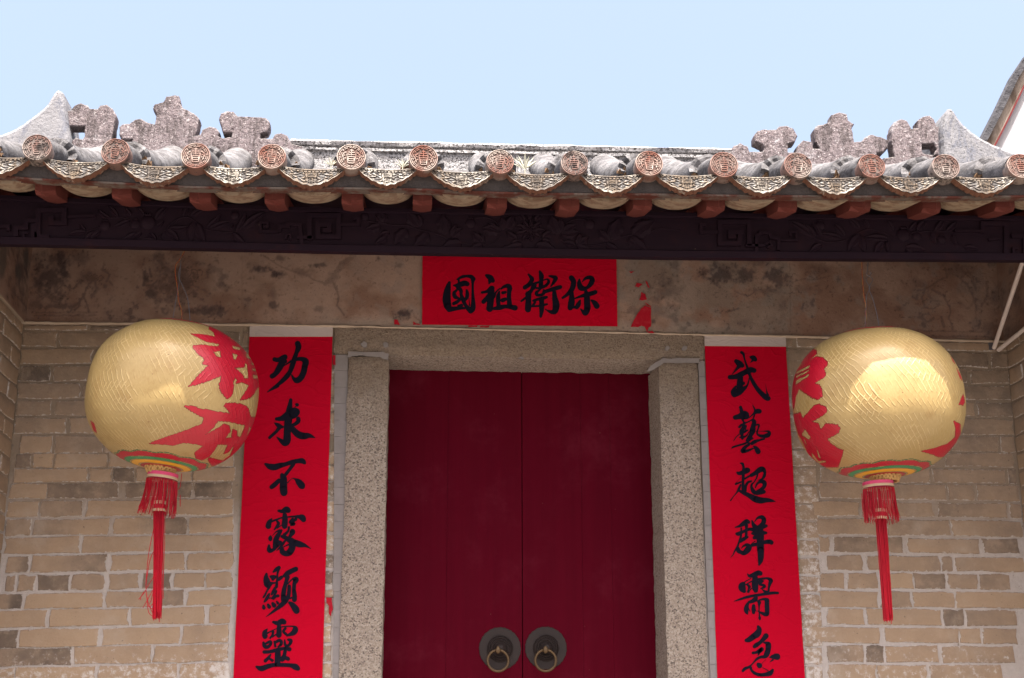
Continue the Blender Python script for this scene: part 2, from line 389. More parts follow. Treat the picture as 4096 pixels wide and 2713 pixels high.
# mortar backing of the back wall, left and right of the doorway
wall = empty('x'); bpy.data.objects.remove(wall)
def back_wall(x0, x1):
    m = MB(); nx = max(2, int((x1 - x0) / .02)); nz = int(4.2 / .03)
    def fn(i, j):
        x = x0 + (x1 - x0) * i / (nx - 1); z = 3.75 * j / (nz - 1)
        d = noise.noise((x * 18, z * 18, 3)) * .002 if 0 < i < nx - 1 else 0
        return (x, d, z)
    m.grid(fn, nx, nz)
    m.add([(x0, .35, 0), (x1, .35, 0), (x1, .35, 3.75), (x0, .35, 3.75)], [(0, 1, 2, 3)])
    m.add([(x0, 0, 0), (x0, .35, 0), (x0, .35, 3.75), (x0, 0, 3.75)], [(0, 1, 2, 3)])
    m.add([(x1, 0, 0), (x1, .35, 0), (x1, .35, 3.75), (x1, 0, 3.75)], [(0, 1, 2, 3)])
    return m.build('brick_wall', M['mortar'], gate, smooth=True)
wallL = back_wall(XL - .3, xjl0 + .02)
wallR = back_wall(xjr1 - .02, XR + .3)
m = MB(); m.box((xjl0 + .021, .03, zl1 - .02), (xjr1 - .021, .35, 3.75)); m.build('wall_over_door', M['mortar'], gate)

def brick_mesh(x0, x1, z0, z1, tilt, xc, plane, t0, t1, wwf, depth=.006):
    """one brick face, ragged rim; plane(u, d, z) -> point"""
    L = x1 - x0; H = z1 - z0
    out = []
    js = min(.006, L * .05)
    for k, u in enumerate((0, .34, .68)): out.append((x0 + L * u + jit(js), z0 + jit(.004)))
    out.append((x1 + jit(js), z0 + jit(.004)))
    out.append((x1 + jit(js), z0 + H * .5))
    for u in (1, .66, .33): out.append((x0 + L * u + jit(js), z1 + jit(.004)))
    out.append((x0 + jit(js), z1 + jit(.004)))
    out.append((x0 + jit(js), z0 + H * .5))
    n = len(out); cx, cz = (x0 + x1) / 2, (z0 + z1) / 2
    def ins(p, d): return (cx + (p[0] - cx) * (1 - 2 * d / L), cz + (p[1] - cz) * (1 - 2 * d / H))
    rings = [(0, -.002, 0.0), (.004, depth * .8, .35), (min(.016, H * .3), depth, 1.0)]
    V, C = [], []
    dd = jit(.0015)
    for d, y, e in rings:
        for p in out:
            q = ins(p, d); V.append((q[0], y + dd, q[1] + tilt * (q[0] - xc)))
            f = (q[0] - x0) / L; C.append((e, t0 + (t1 - t0) * max(0, min(1, (f - .35) * 3)), wwf(q[0], q[1])))
    V.append((cx, depth + .001 + dd, cz + tilt * (cx - xc))); C.append((1, (t0 + t1) / 2, wwf(cx, cz)))
    Fc = []
    for r in range(2):
        for k in range(n):
            k2 = (k + 1) % n; Fc.append((r * n + k, r * n + k2, (r + 1) * n + k2, (r + 1) * n + k))
    for k in range(n): Fc.append((2 * n + k, 2 * n + (k + 1) % n, 3 * n))
    mb = MB(); mb.add([plane(*v) for v in V], Fc, C)
    return mb
def put_brick(parent, *a, **k):
    mb = brick_mesh(*a, **k)
    xs = [sum(c) / len(mb.v) for c in zip(*mb.v)]
    o = mb.build('brick', M['brick'], parent, smooth=False, origin=xs); o.location = xs
    return o

def ww_left(x, z):
    px, py = proj(Vector((x, 0, z)))
    a = max(0, min(1, (py - 2450) / 230)) * .50
    b = max(0, min(1, (px - 820) / 160)) * .35 * (1 if py > 1800 else .4)
    return min(.95, a + b + .06)
def ww_right(x, z):
    px, py = proj(Vector((x, 0, z)))
    a = max(0, min(1, (py - 2330) / 330)) * .40
    b = max(0, min(1, (3320 - px) / 130)) * max(.25, min(1, (py - 1750) / 500)) * .5
    return min(.95, a + b + .10)
def plane_back(u, d, z): return (u, -d, z)

CL = crop(0, 1700, 1.548); CR = crop(3096, 1700, 1.548)
D_, N_, L_ = .76, .35, .2
rowsL = [  # (y_top, y_bottom at x~600 in the lower-left crop, [(x0, x1, tone0, tone1)...])
    (68, 170, [(125, 330, N_, N_), (345, 640, .5, .5), (655, 1100, N_, N_), (1115, 1450, N_, .45)]),
    (178, 262, [(100, 190, .75, .7), (210, 330, L_, L_), (340, 665, L_, N_), (680, 1130, N_, N_), (1145, 1450, L_, L_)]),
    (272, 352, [(92, 540, N_, N_), (556, 690, N_, .3), (700, 830, .75, .75), (845, 1185, N_, L_), (1200, 1450, L_, N_)]),
    (362, 452, [(62, 285, N_, N_), (297, 735, D_, D_), (772, 1188, D_, D_), (1205, 1440, .8, .72)]),
    (470, 563, [(48, 240, N_, N_), (250, 512, .62, .62), (540, 985, N_, .3), (1000, 1440, N_, N_)]),
    (580, 678, [(40, 188, .5, .45), (208, 673, .6, N_), (702, 1155, N_, .8), (1172, 1445, N_, L_)]),
    (690, 790, [(35, 492, .42, N_), (512, 965, N_, N_), (985, 1440, N_, N_)]),
    (806, 905, [(42, 176, .5, D_), (192, 660, N_, .7), (692, 1142, N_, N_), (1162, 1440, N_, N_)]),
    (925, 1018, [(38, 92, .6, .6), (110, 218, .5, .5), (232, 432, .75, .75), (445, 645, .5, .5), (672, 862, .5, .5), (875, 1055, .78, .78), (1078, 1262, .5, .5), (1278, 1435, N_, N_)]),
    (1036, 1128, [(-60, 138, .5, .8), (156, 638, L_, L_), (658, 985, N_, N_), (1000, 1138, .65, .65), (1158, 1436, L_, L_)]),
    (1140, 1243, [(-60, 288, L_, N_), (312, 795, L_, L_), (812, 1262, L_, L_), (1290, 1425, N_, N_)]),
    (1258, 1364, [(-80, 105, .8, .8), (128, 608, L_, L_), (635, 1108, .12, .12), (1128, 1420, N_, L_)]),
    (1376, 1480, [(-100, 440, .7, .85), (458, 930, N_, N_), (952, 1420, N_, N_)]),
    (1492, 1590, [(-120, 85, N_, N_), (102, 590, L_, L_), (612, 1095, N_, N_), (1112, 1420, N_, N_)]),
]
rowsR = [
    (-40, 50, [(760, 1060, .55, .55), (1075, 1480, .6, .5)]),
    (66, 158, [(620, 1080, .5, .5), (1095, 1385, .55, .55), (1405, 1500, .5, .5)]),
    (170, 250, [(700, 1000, .5, .5), (1060, 1478, .62, .5)]),
    (272, 356, [(285, 560, .5, .5), (740, 968, .5, .5), (985, 1432, .5, .42), (1450, 1500, .7, .7)]),
    (368, 460, [(282, 560, .45, .45), (572, 1058, .5, .48), (1076, 1235, .5, .5), (1252, 1515, .52, .52)]),
    (482, 568, [(240, 528, N_, .45), (548, 988, .45, .5), (1012, 1440, .66, .5), (1462, 1530, .55, .55)]),
    (590, 684, [(265, 690, .45, N_), (705, 1085, .48, .5), (1100, 1535, .5, .6)]),
    (702, 790, [(280, 342, .45, .45), (365, 800, .66, .55), (830, 1270, .4, .5), (1295, 1512, .7, .66)]),
    (815, 902, [(330, 546, .5, .5), (575, 1022, .5, .48), (1040, 1105, .55, .55), (1122, 1545, .5, .42)]),
    (922, 1014, [(285, 428, .45, .45), (462, 640, .45, .45), (700, 856, L_, L_), (866, 1060, .62, .62), (1080, 1256, .5, .5), (1272, 1462, .55, .55)]),
    (1036, 1130, [(290, 640, N_, N_), (662, 845, .5, .5), (858, 1112, N_, N_), (1128, 1560, .3, .25)]),
    (1144, 1240, [(332, 552, .3, .3), (575, 1028, N_, N_), (1052, 1175, .7, .7), (1190, 1500, .55, .5)]),
    (1258, 1350, [(200, 650, N_, .3), (680, 1140, N_, .45), (1152, 1282, N_, N_), (1298, 1500, .5, .5)]),
    (1370, 1470, [(332, 555, .7, .45), (572, 680, .78, .78), (695, 1020, N_, N_), (1042, 1490, .5, .5)]),
    (1488, 1590, [(338, 630, N_, N_), (645, 940, N_, N_), (962, 1410, .45, .45)]),
]
def lay(rows, conv, yx, parent, wwf, xlim, tiltf):
    zlast = None; edges = []
    for (yt, yb, br) in rows:
        z1 = at(*conv(yx, yt - 4), 0).z; z0 = at(*conv(yx, yb + 4), 0).z; xc = at(*conv(yx, yb), 0).x
        tl = tiltf((z0 + z1) / 2); edges.append((z0, z1, tl, xc))
        for (a, b, t0, t1) in br:
            ym = (yt + yb) / 2
            x0 = max(at(*conv(a - 3, ym), 0).x, xlim[0]); x1 = min(at(*conv(b + 3, ym), 0).x, xlim[1])
            if x1 - x0 > .02:
                put_brick(parent, x0, x1, z0, z1, tl, xc, plane_back, t0 + jit(.06), t1 + jit(.06), wwf)
    return edges
tiltL = lambda z: .030 - .010 * (z - 1.6)
tiltR = lambda z: -.003
eL = lay(rowsL, CL, 620, wallL, ww_left, (XL + .006, xjl0 - .12), tiltL)
eR = lay(rowsR, CR, 900, wallR, ww_right, (xjr1 + .05, XR - .006), tiltR)
# courses above the traced ones, up to the plaster ledge
def fill(parent, z, xc, tilt, x0, x1, wwf, dark, step=.3, ph=0, lim=None):
    H = .067; k = 0
    while True:
        x = x0 + .006
        if ph == 1: L = random.uniform(.12, .16)
        else: L = random.uniform(.2, .3)
        zt = z + .075
        while x < x1 - .02:
            xe = min(x + L, x1)
            if x1 - xe < .06: xe = x1
            top = min(zt - .008, zledge((x + xe) / 2) - tilt * ((x + xe) / 2 - xc) - .004)
            if top - z > .02:
                tn = random.choice(dark)
                put_brick(parent, x, xe, z, top, tilt, xc, plane_back, tn, tn + jit(.12), wwf)
            x = xe + .012; L = random.choice((.29, .31, .14, .30))
        z = zt; ph = 1 - ph; k += 1
        if z > 3.4 or z > zledge(xc) - .02: break
z0, z1, tl, xc = eL[0]; fill(wallL, z1 + .010, xc, tiltL(z1), XL, xli0 - .02, ww_left, (.4, .5, .55, .62, .8, .7))
z0, z1, tl, xc = eR[0]; fill(wallR, z1 + .010, xc, tiltR(z1), xli1 + .16, XR, ww_right, (.48, .5, .55, .62, .66))
# the few bricks that show between the left couplet and the door frame
CB = crop(1250, 1250, 2.0906); CB2 = crop(1250, 2000, 2.1988)
for cv, yt, yb, xa, xb, tn in ((CB, 470, 590, 166, 218, .55), (CB, 600, 705, 166, 215, .5), (CB, 715, 830, 160, 200, .6), (CB, 840, 1010, 155, 205, .5),
                               (CB, 1160, 1270, 143, 208, .25), (CB, 1285, 1400, 143, 208, .1), (CB, 1410, 1540, 143, 190, .75),
                               (CB2, 10, 125, 143, 235, .2), (CB2, 140, 285, 137, 215, .3), (CB2, 300, 450, 135, 205, .3), (CB2, 480, 600, 130, 205, .8), (CB2, 620, 745, 125, 190, .85),
                               (CB2, 785, 860, 120, 205, .4), (CB2, 880, 1090, 112, 175, .3), (CB2, 1105, 1255, 105, 170, .05), (CB2, 1275, 1420, 100, 172, .6), (CB2, 1440, 1568, 95, 180, .4)):
    a = at(*cv(xa - 120, yb), 0); b = at(*cv(xb, yt), 0)
    put_brick(wallL, a.x, b.x, a.z, b.z, 0, a.x, plane_back, tn, tn, lambda x, z: .55)
# whitewashed courses beside the right couplet
for k, py in enumerate(range(1440, 2713, 72)):
    a = at(3130 + (py - 1400) * .07, py + 66, 0); b = at(3252 + (py - 1400) * .03, py, 0)
    wv = .42 + .20 * min(1, (py - 1400) / 900)
    put_brick(wallR, a.x, b.x, a.z, b.z, 0, a.x, plane_back, .55, .5, lambda x, z: wv + jit(.1))
# lower courses, below the picture: one joined part on each side
for par, x0, x1, ee in ((wallL, XL, xjl0 - .1, eL[-1]), (wallR, xjr1 + .06, XR, eR[-1])):
    m = MB(); z = ee[0] - .010
    ph = 0
    while z > .09:
        x = x0 + .006; L = random.choice((.3, .16)) if ph else .22
        while x < x1 - .02:
            xe = min(x + L, x1)
            bm_ = brick_mesh(x, xe, z - .066, z, 0, x, plane_back, .4 + jit(.2), .4 + jit(.2), lambda x, z: .5)
            m.add(bm_.v, bm_.f, bm_.c); x = xe + .012; L = random.choice((.3, .31, .15))
        z -= .076; ph = 1 - ph
    o = m.build('brick_courses', M['brick'], par); o['kind'] = 'stuff'

# side walls of the porch
def side_wall(X, sgn):
    m = MB(); Y1 = YB - .10
    m.grid(lambda i, j: (X, 0.0 + (Y1) * i / 30, 3.45 * j / 60), 31, 61)
    m.add([(X, Y1, 0), (X - sgn * .3, Y1, 0), (X - sgn * .3, Y1, 3.45), (X, Y1, 3.45)], [(0, 1, 2, 3)])
    m.add([(X - sgn * .3, Y1, 0), (X - sgn * .3, .35, 0), (X - sgn * .3, .35, 3.45), (X - sgn * .3, Y1, 3.45)], [(0, 1, 2, 3)])
    w = m.build('side_wall', M['mortar'], gate)
    pl = lambda u, d, z: (X + sgn * d, -u, z)
    rest = MB(); ph = 0; zt = zledge(X) - .002
    z = 0.05
    while z < zt - .03:
        u = .008; L = .13 if ph else .27; k = 0
        while u < -Y1 - .02:
            ue = min(u + L, -Y1 - .004); top = min(z + .067, zt)
            args = (u, ue, z, top, 0, u, pl, random.choice((.25, .35, .45, .5)), random.choice((.3, .4, .5)), lambda a, b: .12)
            if k < 1 and z > 1.75: put_brick(w, *args)
            else:
                q = brick_mesh(*args); rest.add(q.v, q.f, q.c)
            u = ue + .012; L = random.choice((.3, .31, .15)); k += 1
        z += .077; ph = 1 - ph
    o = rest.build('brick_courses', M['brick'], w); o['kind'] = 'stuff'
    return w
swL = side_wall(XL, 1); swR = side_wall(XR, -1)
# the house fronts that the porch stands between (just out of the picture)
for X, sgn in ((XL, -1), (XR, 1)):
    Yf = YB - .104; xa, xb = (X - 3.2, X) if sgn < 0 else (X, X + 3.2)
    m = MB(); m.add([(xa, Yf, 0), (xb, Yf, 0), (xb, Yf, 3.44), (xa, Yf, 3.44)], [(0, 1, 2, 3)]); m.add([(xa, Yf, 3.44), (xb, Yf, 3.44), (xb, .35, 3.44), (xa, .35, 3.44)], [(0, 1, 2, 3)])
    xo_ = xa if sgn < 0 else xb
    m.add([(xo_, Yf, 0), (xo_, .35, 0), (xo_, .35, 3.44), (xo_, Yf, 3.44)], [(0, 1, 2, 3)])
    w = m.build('house_front', M['mortar'], gate)
    rest = MB(); z = .05; ph = 0
    while z < 3.36:
        x = xa + .006; L = .15 if ph else .29
        while x < xb - .02:
            xe = min(x + L, xb - .005)
            q = brick_mesh(x, xe, z, z + .067, 0, x, lambda u, d, zz: (u, Yf - d, zz), random.choice((.25, .35, .45, .6)), random.choice((.3, .4, .5)), lambda a, b: .12)
            rest.add(q.v, q.f, q.c); x = xe + .012; L = random.choice((.3, .31, .15))
        z += .077; ph = 1 - ph
    rest.build('brick_courses', M['brick'], w)['kind'] = 'stuff'

# ---- painted plaster frieze
def vnoise(x, y, seed=0):
    xi = np.floor(x).astype(np.int64); yi = np.floor(y).astype(np.int64); fx = x - xi; fy = y - yi
    def hsh(a, b):
        h = (a * 374761393 + b * 668265263 + seed * 1442695041) & 0x7fffffff
        h = ((h ^ (h >> 13)) * 1274126177) & 0x7fffffff
        return ((h ^ (h >> 16)) & 0xffff) / 65535.0
    sx = fx * fx * (3 - 2 * fx); sy = fy * fy * (3 - 2 * fy)
    return (hsh(xi, yi) * (1 - sx) + hsh(xi + 1, yi) * sx) * (1 - sy) + (hsh(xi, yi + 1) * (1 - sx) + hsh(xi + 1, yi + 1) * sx) * sy
def fbm(x, y, seed=0, oct=5, g=.55):
    s = 0; a = 1; tot = 0
    for k in range(oct):
        s = s + a * vnoise(x, y, seed + k * 17); tot += a; a *= g; x = x * 2.03 + 11.3; y = y * 2.03 + 5.7
    return s / tot
def sstep(x, a, b):
    t_ = np.clip((x - a) / (b - a), 0, 1); return t_ * t_ * (3 - 2 * t_)
def segdist(X, Y, pts):
    d = np.full(X.shape, 1e9)
    for (x0, y0), (x1, y1) in zip(pts[:-1], pts[1:]):
        dx, dy = x1 - x0, y1 - y0; L = dx * dx + dy * dy + 1e-9
        k = np.clip(((X - x0) * dx + (Y - y0) * dy) / L, 0, 1)
        d = np.minimum(d, np.hypot(X - x0 - k * dx, Y - y0 - k * dy))
    return d
A_ = crop(0, 700, 1.6914); B_ = crop(1300, 750, 1.6914); C_ = crop(2600, 750, 1.5829); E_ = crop(3800, 1000, 2.613)
def cv(c, pts): return [c(*p) for p in pts]
blots = []     # (x, y, rx, ry, strength) in photo pixels: dark stains and faded ink wash on the plaster
for c_, L in ((A_, [(330, 700, 160, 215, .78), (430, 620, 70, 150, .9), (250, 880, 60, 60, .5), (600, 700, 90, 60, .55), (400, 890, 220, 25, .6), (540, 560, 90, 70, .5), (250, 570, 70, 60, .4),
                    (1180, 720, 210, 200, .58), (1080, 550, 70, 45, .6), (990, 700, 30, 60, .85), (1020, 810, 40, 40, .75), (1420, 920, 190, 42, .8), (1450, 640, 60, 40, .45),
                    (1500, 750, 70, 40, .55), (1750, 640, 95, 30, .9), (1890, 670, 60, 35, .9), (1900, 565, 60, 22, .6), (2160, 610, 70, 22, .75), (2150, 910, 60, 25, .5), (1850, 880, 45, 32, .7),
                    (1850, 800, 30, 60, .35), (2060, 660, 90, 45, .35), (1660, 900, 60, 60, .25), (2250, 690, 40, 60, .4)]),
              (B_, [(520, 855, 90, 42, .95), (362, 480, 26, 22, .75), (500, 530, 40, 18, .4), (2080, 830, 60, 40, .5), (2290, 700, 130, 130, .5), (2220, 905, 25, 25, .7)]),
              (C_, [(140, 640, 90, 120, .4), (450, 545, 150, 75, .8), (600, 565, 80, 60, .75), (795, 585, 100, 95, .75), (720, 480, 120, 40, .5), (740, 660, 150, 30, .4), (60, 780, 80, 70, .35), (850, 740, 40, 90, .35),
                    (1080, 520, 90, 45, .35), (1000, 640, 130, 40, .22), (1700, 620, 70, 50, .35), (1950, 520, 130, 60, .4), (2200, 700, 60, 130, .4), (2150, 880, 60, 40, .4), (1580, 765, 40, 22, .4), (600, 860, 60, 40, .3)])):
    for (x, y, rx, ry, s_) in L:
        q = c_(x, y); k = {id(A_): 1.6914, id(B_): 1.6914, id(C_): 1.5829}[id(c_)]
        blots.append((q[0], q[1], rx / k, ry / k, s_))
lines = []     # (points, width, strength, kind)
for pts, w_, s_ in (
        ([(460, 930), (560, 830), (600, 740), (640, 700)], 9, .8), ([(510, 920), (545, 850), (580, 800)], 8, .8), ([(560, 800), (590, 880), (600, 930)], 8, .8),
        ([(360, 800), (420, 745), (500, 770), (530, 740), (560, 715)], 8, .8), ([(440, 560), (420, 640), (470, 690)], 10, .7), ([(640, 720), (660, 780), (620, 830)], 10, .7),
        ([(690, 640), (740, 670), (720, 720)], 8, .7), ([(720, 700), (760, 745)], 6, .7), ([(300, 920), (340, 870), (390, 800)], 7, .5), ([(230, 950), (660, 950)], 5, .7), ([(240, 930), (660, 930)], 4, .7),
        ([(975, 650), (985, 700), (970, 745)], 12, .9), ([(985, 745), (1030, 750), (1060, 710)], 10, .8), ([(1010, 640), (1020, 690)], 8, .8), ([(1010, 830), (1060, 820)], 9, .7),
        ([(1200, 750), (1300, 740), (1400, 790)], 6, .6), ([(1120, 800), (1180, 830), (1260, 860)], 7, .5), ([(1400, 780), (1330, 760)], 5, .5),
        ([(1820, 600), (1840, 640), (1870, 700)], 4, .45), ([(1640, 540), (1635, 940)], 4, .25), ([(2370, 552), (2300, 610), (2262, 680), (2240, 715), (2205, 740)], 13, .55), ([(2245, 715), (2280, 770), (2290, 820), (2278, 880), (2320, 935)], 5, .8),
        ([(1780, 545), (1900, 620), (2000, 660), (2080, 680), (2130, 715), (2205, 738)], 4, .8), ([(1650, 780), (1740, 810)], 3, .5), ([(1700, 745), (1860, 735)], 3, .35)):
    lines.append((cv(A_, pts), w_ / 1.7, s_))
for pts, w_, s_ in (([(190, 465), (110, 540), (70, 610), (45, 640), (0, 655)], 12, .45), ([(50, 640), (85, 710), (95, 740), (78, 800), (130, 860)], 4, .9), ([(470, 545), (490, 525), (520, 520)], 5, .6), ([(640, 920), (670, 900), (650, 880)], 3, .7)):
    lines.append((cv(B_, pts), w_ / 1.7, s_))
for pts, w_, s_ in (
        ([(885, 480), (882, 600), (888, 660), (890, 880)], 3, .6), ([(280, 630), (310, 650), (300, 690)], 3, .6), ([(540, 660), (620, 690), (680, 650), (880, 668), (920, 670)], 4, .8), ([(480, 790), (570, 765)], 4, .8), ([(900, 610), (960, 580), (1060, 585), (1130, 560)], 3, .8),
        ([(1690, 655), (1760, 640), (1830, 590), (1880, 570), (1870, 520)], 7, .55), ([(1740, 650), (1720, 700), (1740, 760), (1790, 770), (1830, 740)], 7, .6), ([(1790, 650), (1860, 690), (1900, 760), (1895, 830), (1920, 900)], 8, .6), ([(1760, 690), (1800, 720), (1850, 720)], 6, .5),
        ([(1900, 540), (1960, 570), (2010, 620), (2050, 700), (2070, 780)], 7, .6), ([(1970, 520), (2030, 570), (2060, 640)], 7, .6), ([(2010, 520), (2050, 580), (2065, 650)], 8, .6), ([(2130, 600), (2140, 680), (2100, 750)], 9, .55), ([(2040, 640), (2050, 720), (2010, 770)], 6, .4), ([(1900, 740), (1960, 730), (2010, 760)], 5, .4),
        ([(1700, 820), (1760, 850), (1790, 830)], 9, .6), ([(1840, 820), (1860, 880)], 9, .6), ([(2060, 760), (2070, 860)], 5, .5), ([(1650, 905), (2160, 918)], 4, .7), ([(1660, 935), (2160, 948)], 5, .7), ([(1650, 590), (1690, 610), (1720, 600)], 5, .3)):
    lines.append((cv(C_, pts), w_ / 1.6, s_))
rings = [A_(x + dx * 40, y + dy * 38) for (x, y) in ((1130, 700), (1270, 690), (1090, 745), (1310, 650), (640, 690), (1240, 650)) for dx, dy in ((0, 0), (1, .2), (.4, 1))]
def paint_plaster(PX, PY):
    sh = PX.shape
    n1 = fbm(PX / 130, PY / 110, 1); n2 = fbm(PX / 26, PY / 24, 2); n3 = fbm(PX / 55, PY / 50, 3); n4 = fbm(PX / 9, PY / 9, 9, 3)
    base = np.zeros(sh + (3,))
    lo = np.array((.225, .138, .103)); hi = np.array((.335, .237, .190)); gr = np.array((.25, .20, .178))
    k = sstep(n1, .3, .7)[..., None]; base = lo * (1 - k) + hi * k
    k = (sstep(n3, .52, .68) * (.25 + .75 * sstep(PX, 1200, 1900)))[..., None]; base = base * (1 - .7 * k) + gr * .7 * k
    # browner towards both ends
    k = (np.clip(sstep(PX, 1000, 300) + sstep(PX, 3100, 3800), 0, 1) * .35)[..., None]; base = base * (1 - k) + np.array((.15, .086, .066)) * k
    # repaired pale plaster above the lintel ledge
    LY = 1291 + (PX) * .0189
    dlt = (LY - PY) + (fbm(PX / 60, PY / 60, 5) - .5) * 70
    k = (sstep(dlt, 62, 20) * sstep(PX, 1180, 1420) * sstep(PX, 3000, 2760))[..., None]; base = base * (1 - .75 * k) + np.array((.34, .285, .245)) * .75 * k
    # grey patched area to the right of the banner
    k = (sstep(fbm(PX / 120, PY / 90, 8), .40, .56) * sstep(PX, 2440, 2560) * sstep(PX, 3260, 3100))[..., None]; base = base * (1 - .55 * k) + np.array((.22, .19, .165)) * .55 * k
    dark = np.zeros(sh)
    for (x, y, rx, ry, s_) in blots:
        r = np.hypot((PX - x) / rx, (PY - y) / ry)
        dark = np.maximum(dark, s_ * sstep(1.15 - r + (n2 - .5) * 1.6 + (n4 - .5) * .8, .05, .95))
    dark = np.maximum(dark, .55 * sstep(n2 * .5 + n3 * .5, .60, .72) * (sstep(PX, 1500, 800) + sstep(PX, 2500, 2800)))
    wx = PX + (n2 - .5) * 12; wy = PY + (n4 - .5) * 9 + (n2 - .5) * 8
    for pts, w_, s_ in lines:
        x0 = min(p[0] for p in pts) - 25; x1 = max(p[0] for p in pts) + 25
        if x1 < PX.min() or x0 > PX.max(): continue
        d = segdist(wx, wy, pts); dark = np.maximum(dark, .72 * s_ * sstep(w_ * (.2 + 1.6 * n4) - d, -3.0, 3.5))
    for (x, y) in rings:
        d = np.abs(np.hypot(wx - x, wy - y) - 10); dark = np.maximum(dark, .55 * sstep(2.4 - d, 0, 1.5))
    ink = np.array((.040, .030, .036))
    base = base * (1 - dark[..., None] * .9) + ink * dark[..., None] * .9
    pit = sstep(n4, .70, .80) * .35; base = base * (1 - pit[..., None])
    edge = sstep((LY - PY), 7, 1)[..., None] * .7; base = base * (1 - edge) + np.array((.50, .42, .33)) * edge  # ground bounce painted as a paler bottom edge
    return base
def frieze():
    nx, nz = 1250, 92
    m = MB(); xs = np.linspace(XL - .002, XR + .002, nx)
    zb = np.array([zledge(x) for x in xs]); HT = .42
    Xg, K = np.meshgrid(xs, np.linspace(0, 1, nz)); Zg = zb[None, :] + K * HT
    d = np.stack([Xg - CAM.x, np.full_like(Xg, YF - CAM.y), Zg - CAM.z], -1)
    zc = d @ np.array(FW); PX = PW / 2 + F_PX * (d @ np.array(RT)) / zc; PY = PH / 2 - F_PX * (d @ np.array(UP)) / zc
    colr = paint_plaster(PX, PY)
    Yg = YF + (fbm(Xg * 9, Zg * 9, 4) - .5) * .007 + .004 * (K < .0001)
    V = np.stack([Xg, Yg, Zg], -1).reshape(-1, 3)
    idx = np.arange(nx * nz).reshape(nz, nx)
    Fq = np.stack([idx[:-1, :-1], idx[:-1, 1:], idx[1:, 1:], idx[1:, :-1]], -1).reshape(-1, 4)
    m.v = [tuple(v) for v in V.tolist()]; m.f = [tuple(f) for f in Fq.tolist()]; m.c = colr.reshape(-1, 3).tolist()
    # under-edge back to the bricks, bounce light in its colour; blank band up to the ceiling
    m.grid(lambda i, j: (xs[i * 25 if i < 50 else nx - 1], YF + .004 if j == 0 else .004, zb[i * 25 if i < 50 else nx - 1] + (.0005 if j else 0)), 51, 2, col=lambda i, j: (.42, .35, .28))
    m.grid(lambda i, j: (XL + (XR - XL) * i / 40, YF, zb.min() + HT + .02 + (3.7 - zb.min() - HT - .02) * j), 41, 2, col=lambda i, j: (.20, .135, .10))
    o = m.build('plaster_frieze', M['plaster'], gate, smooth=True)
    tag(o, 'stained plaster band with faded ink paintings')
    for X, sgn in ((XL, 1), (XR, -1)):
        m = MB(); n = 60; zb_ = zledge(X)
        U, Z = np.meshgrid(np.linspace(0, .95, n), np.linspace(zb_, zb_ + .55, 50))
        if sgn > 0:
            colr = paint_plaster(300 - U * 700, 1291 - (Z - zb_) * 950)
            for (u, z, ru, rz) in ((.18, .17, .05, .035), (.28, .30, .08, .05), (.42, .15, .06, .09), (.09, .27, .04, .05)):
                r = np.hypot((U - u) / ru, (Z - zb_ - z) / rz); k = sstep(1.2 - r, 0, .5)[..., None] * .75; colr = colr * (1 - k) + np.array((.075, .065, .06)) * k
        else:
            colr = paint_plaster(3880 + U * 600, 1330 - (Z - zb_) * 950)
        m.grid(lambda i, j: (X + sgn * .016, -.012 - U[j, i], Z[j, i]), n, 50, col=lambda i, j: tuple(colr[j, i]))
        m.add([(X + sgn * .016, -.012, zb_), (X + sgn * .016, -.96, zb_), (X, -.96, zb_), (X, -.012, zb_)], [(0, 1, 2, 3)], [(.4, .33, .26)] * 4)  # under-edge painted paler, as lit from the ground
        m.build('plaster_frieze', M['plaster'], gate, smooth=True)
frieze()
m = MB(); nl_ = 240  # added pale bead, stands in for ground bounce along the plaster's lower edge
bp_ = [(.004, .004), (-.006, .005), (-.010, .0015), (-.008, -.003), (.004, -.005)]
m.grid(lambda i, j: (XL + (XR - XL) * i / nl_, YF + bp_[j][0] + noise.noise((i * .4, j * .3, 1)) * .004, zledge(XL + (XR - XL) * i / nl_) + bp_[j][1] * (1 + noise.noise((i * .23, 2, 2)) * .8) + noise.noise((i * .31, 0, 5)) * .002), nl_ + 1, 5)
m.build('lit_edge_bead', M['ledge'], gate, smooth=True)

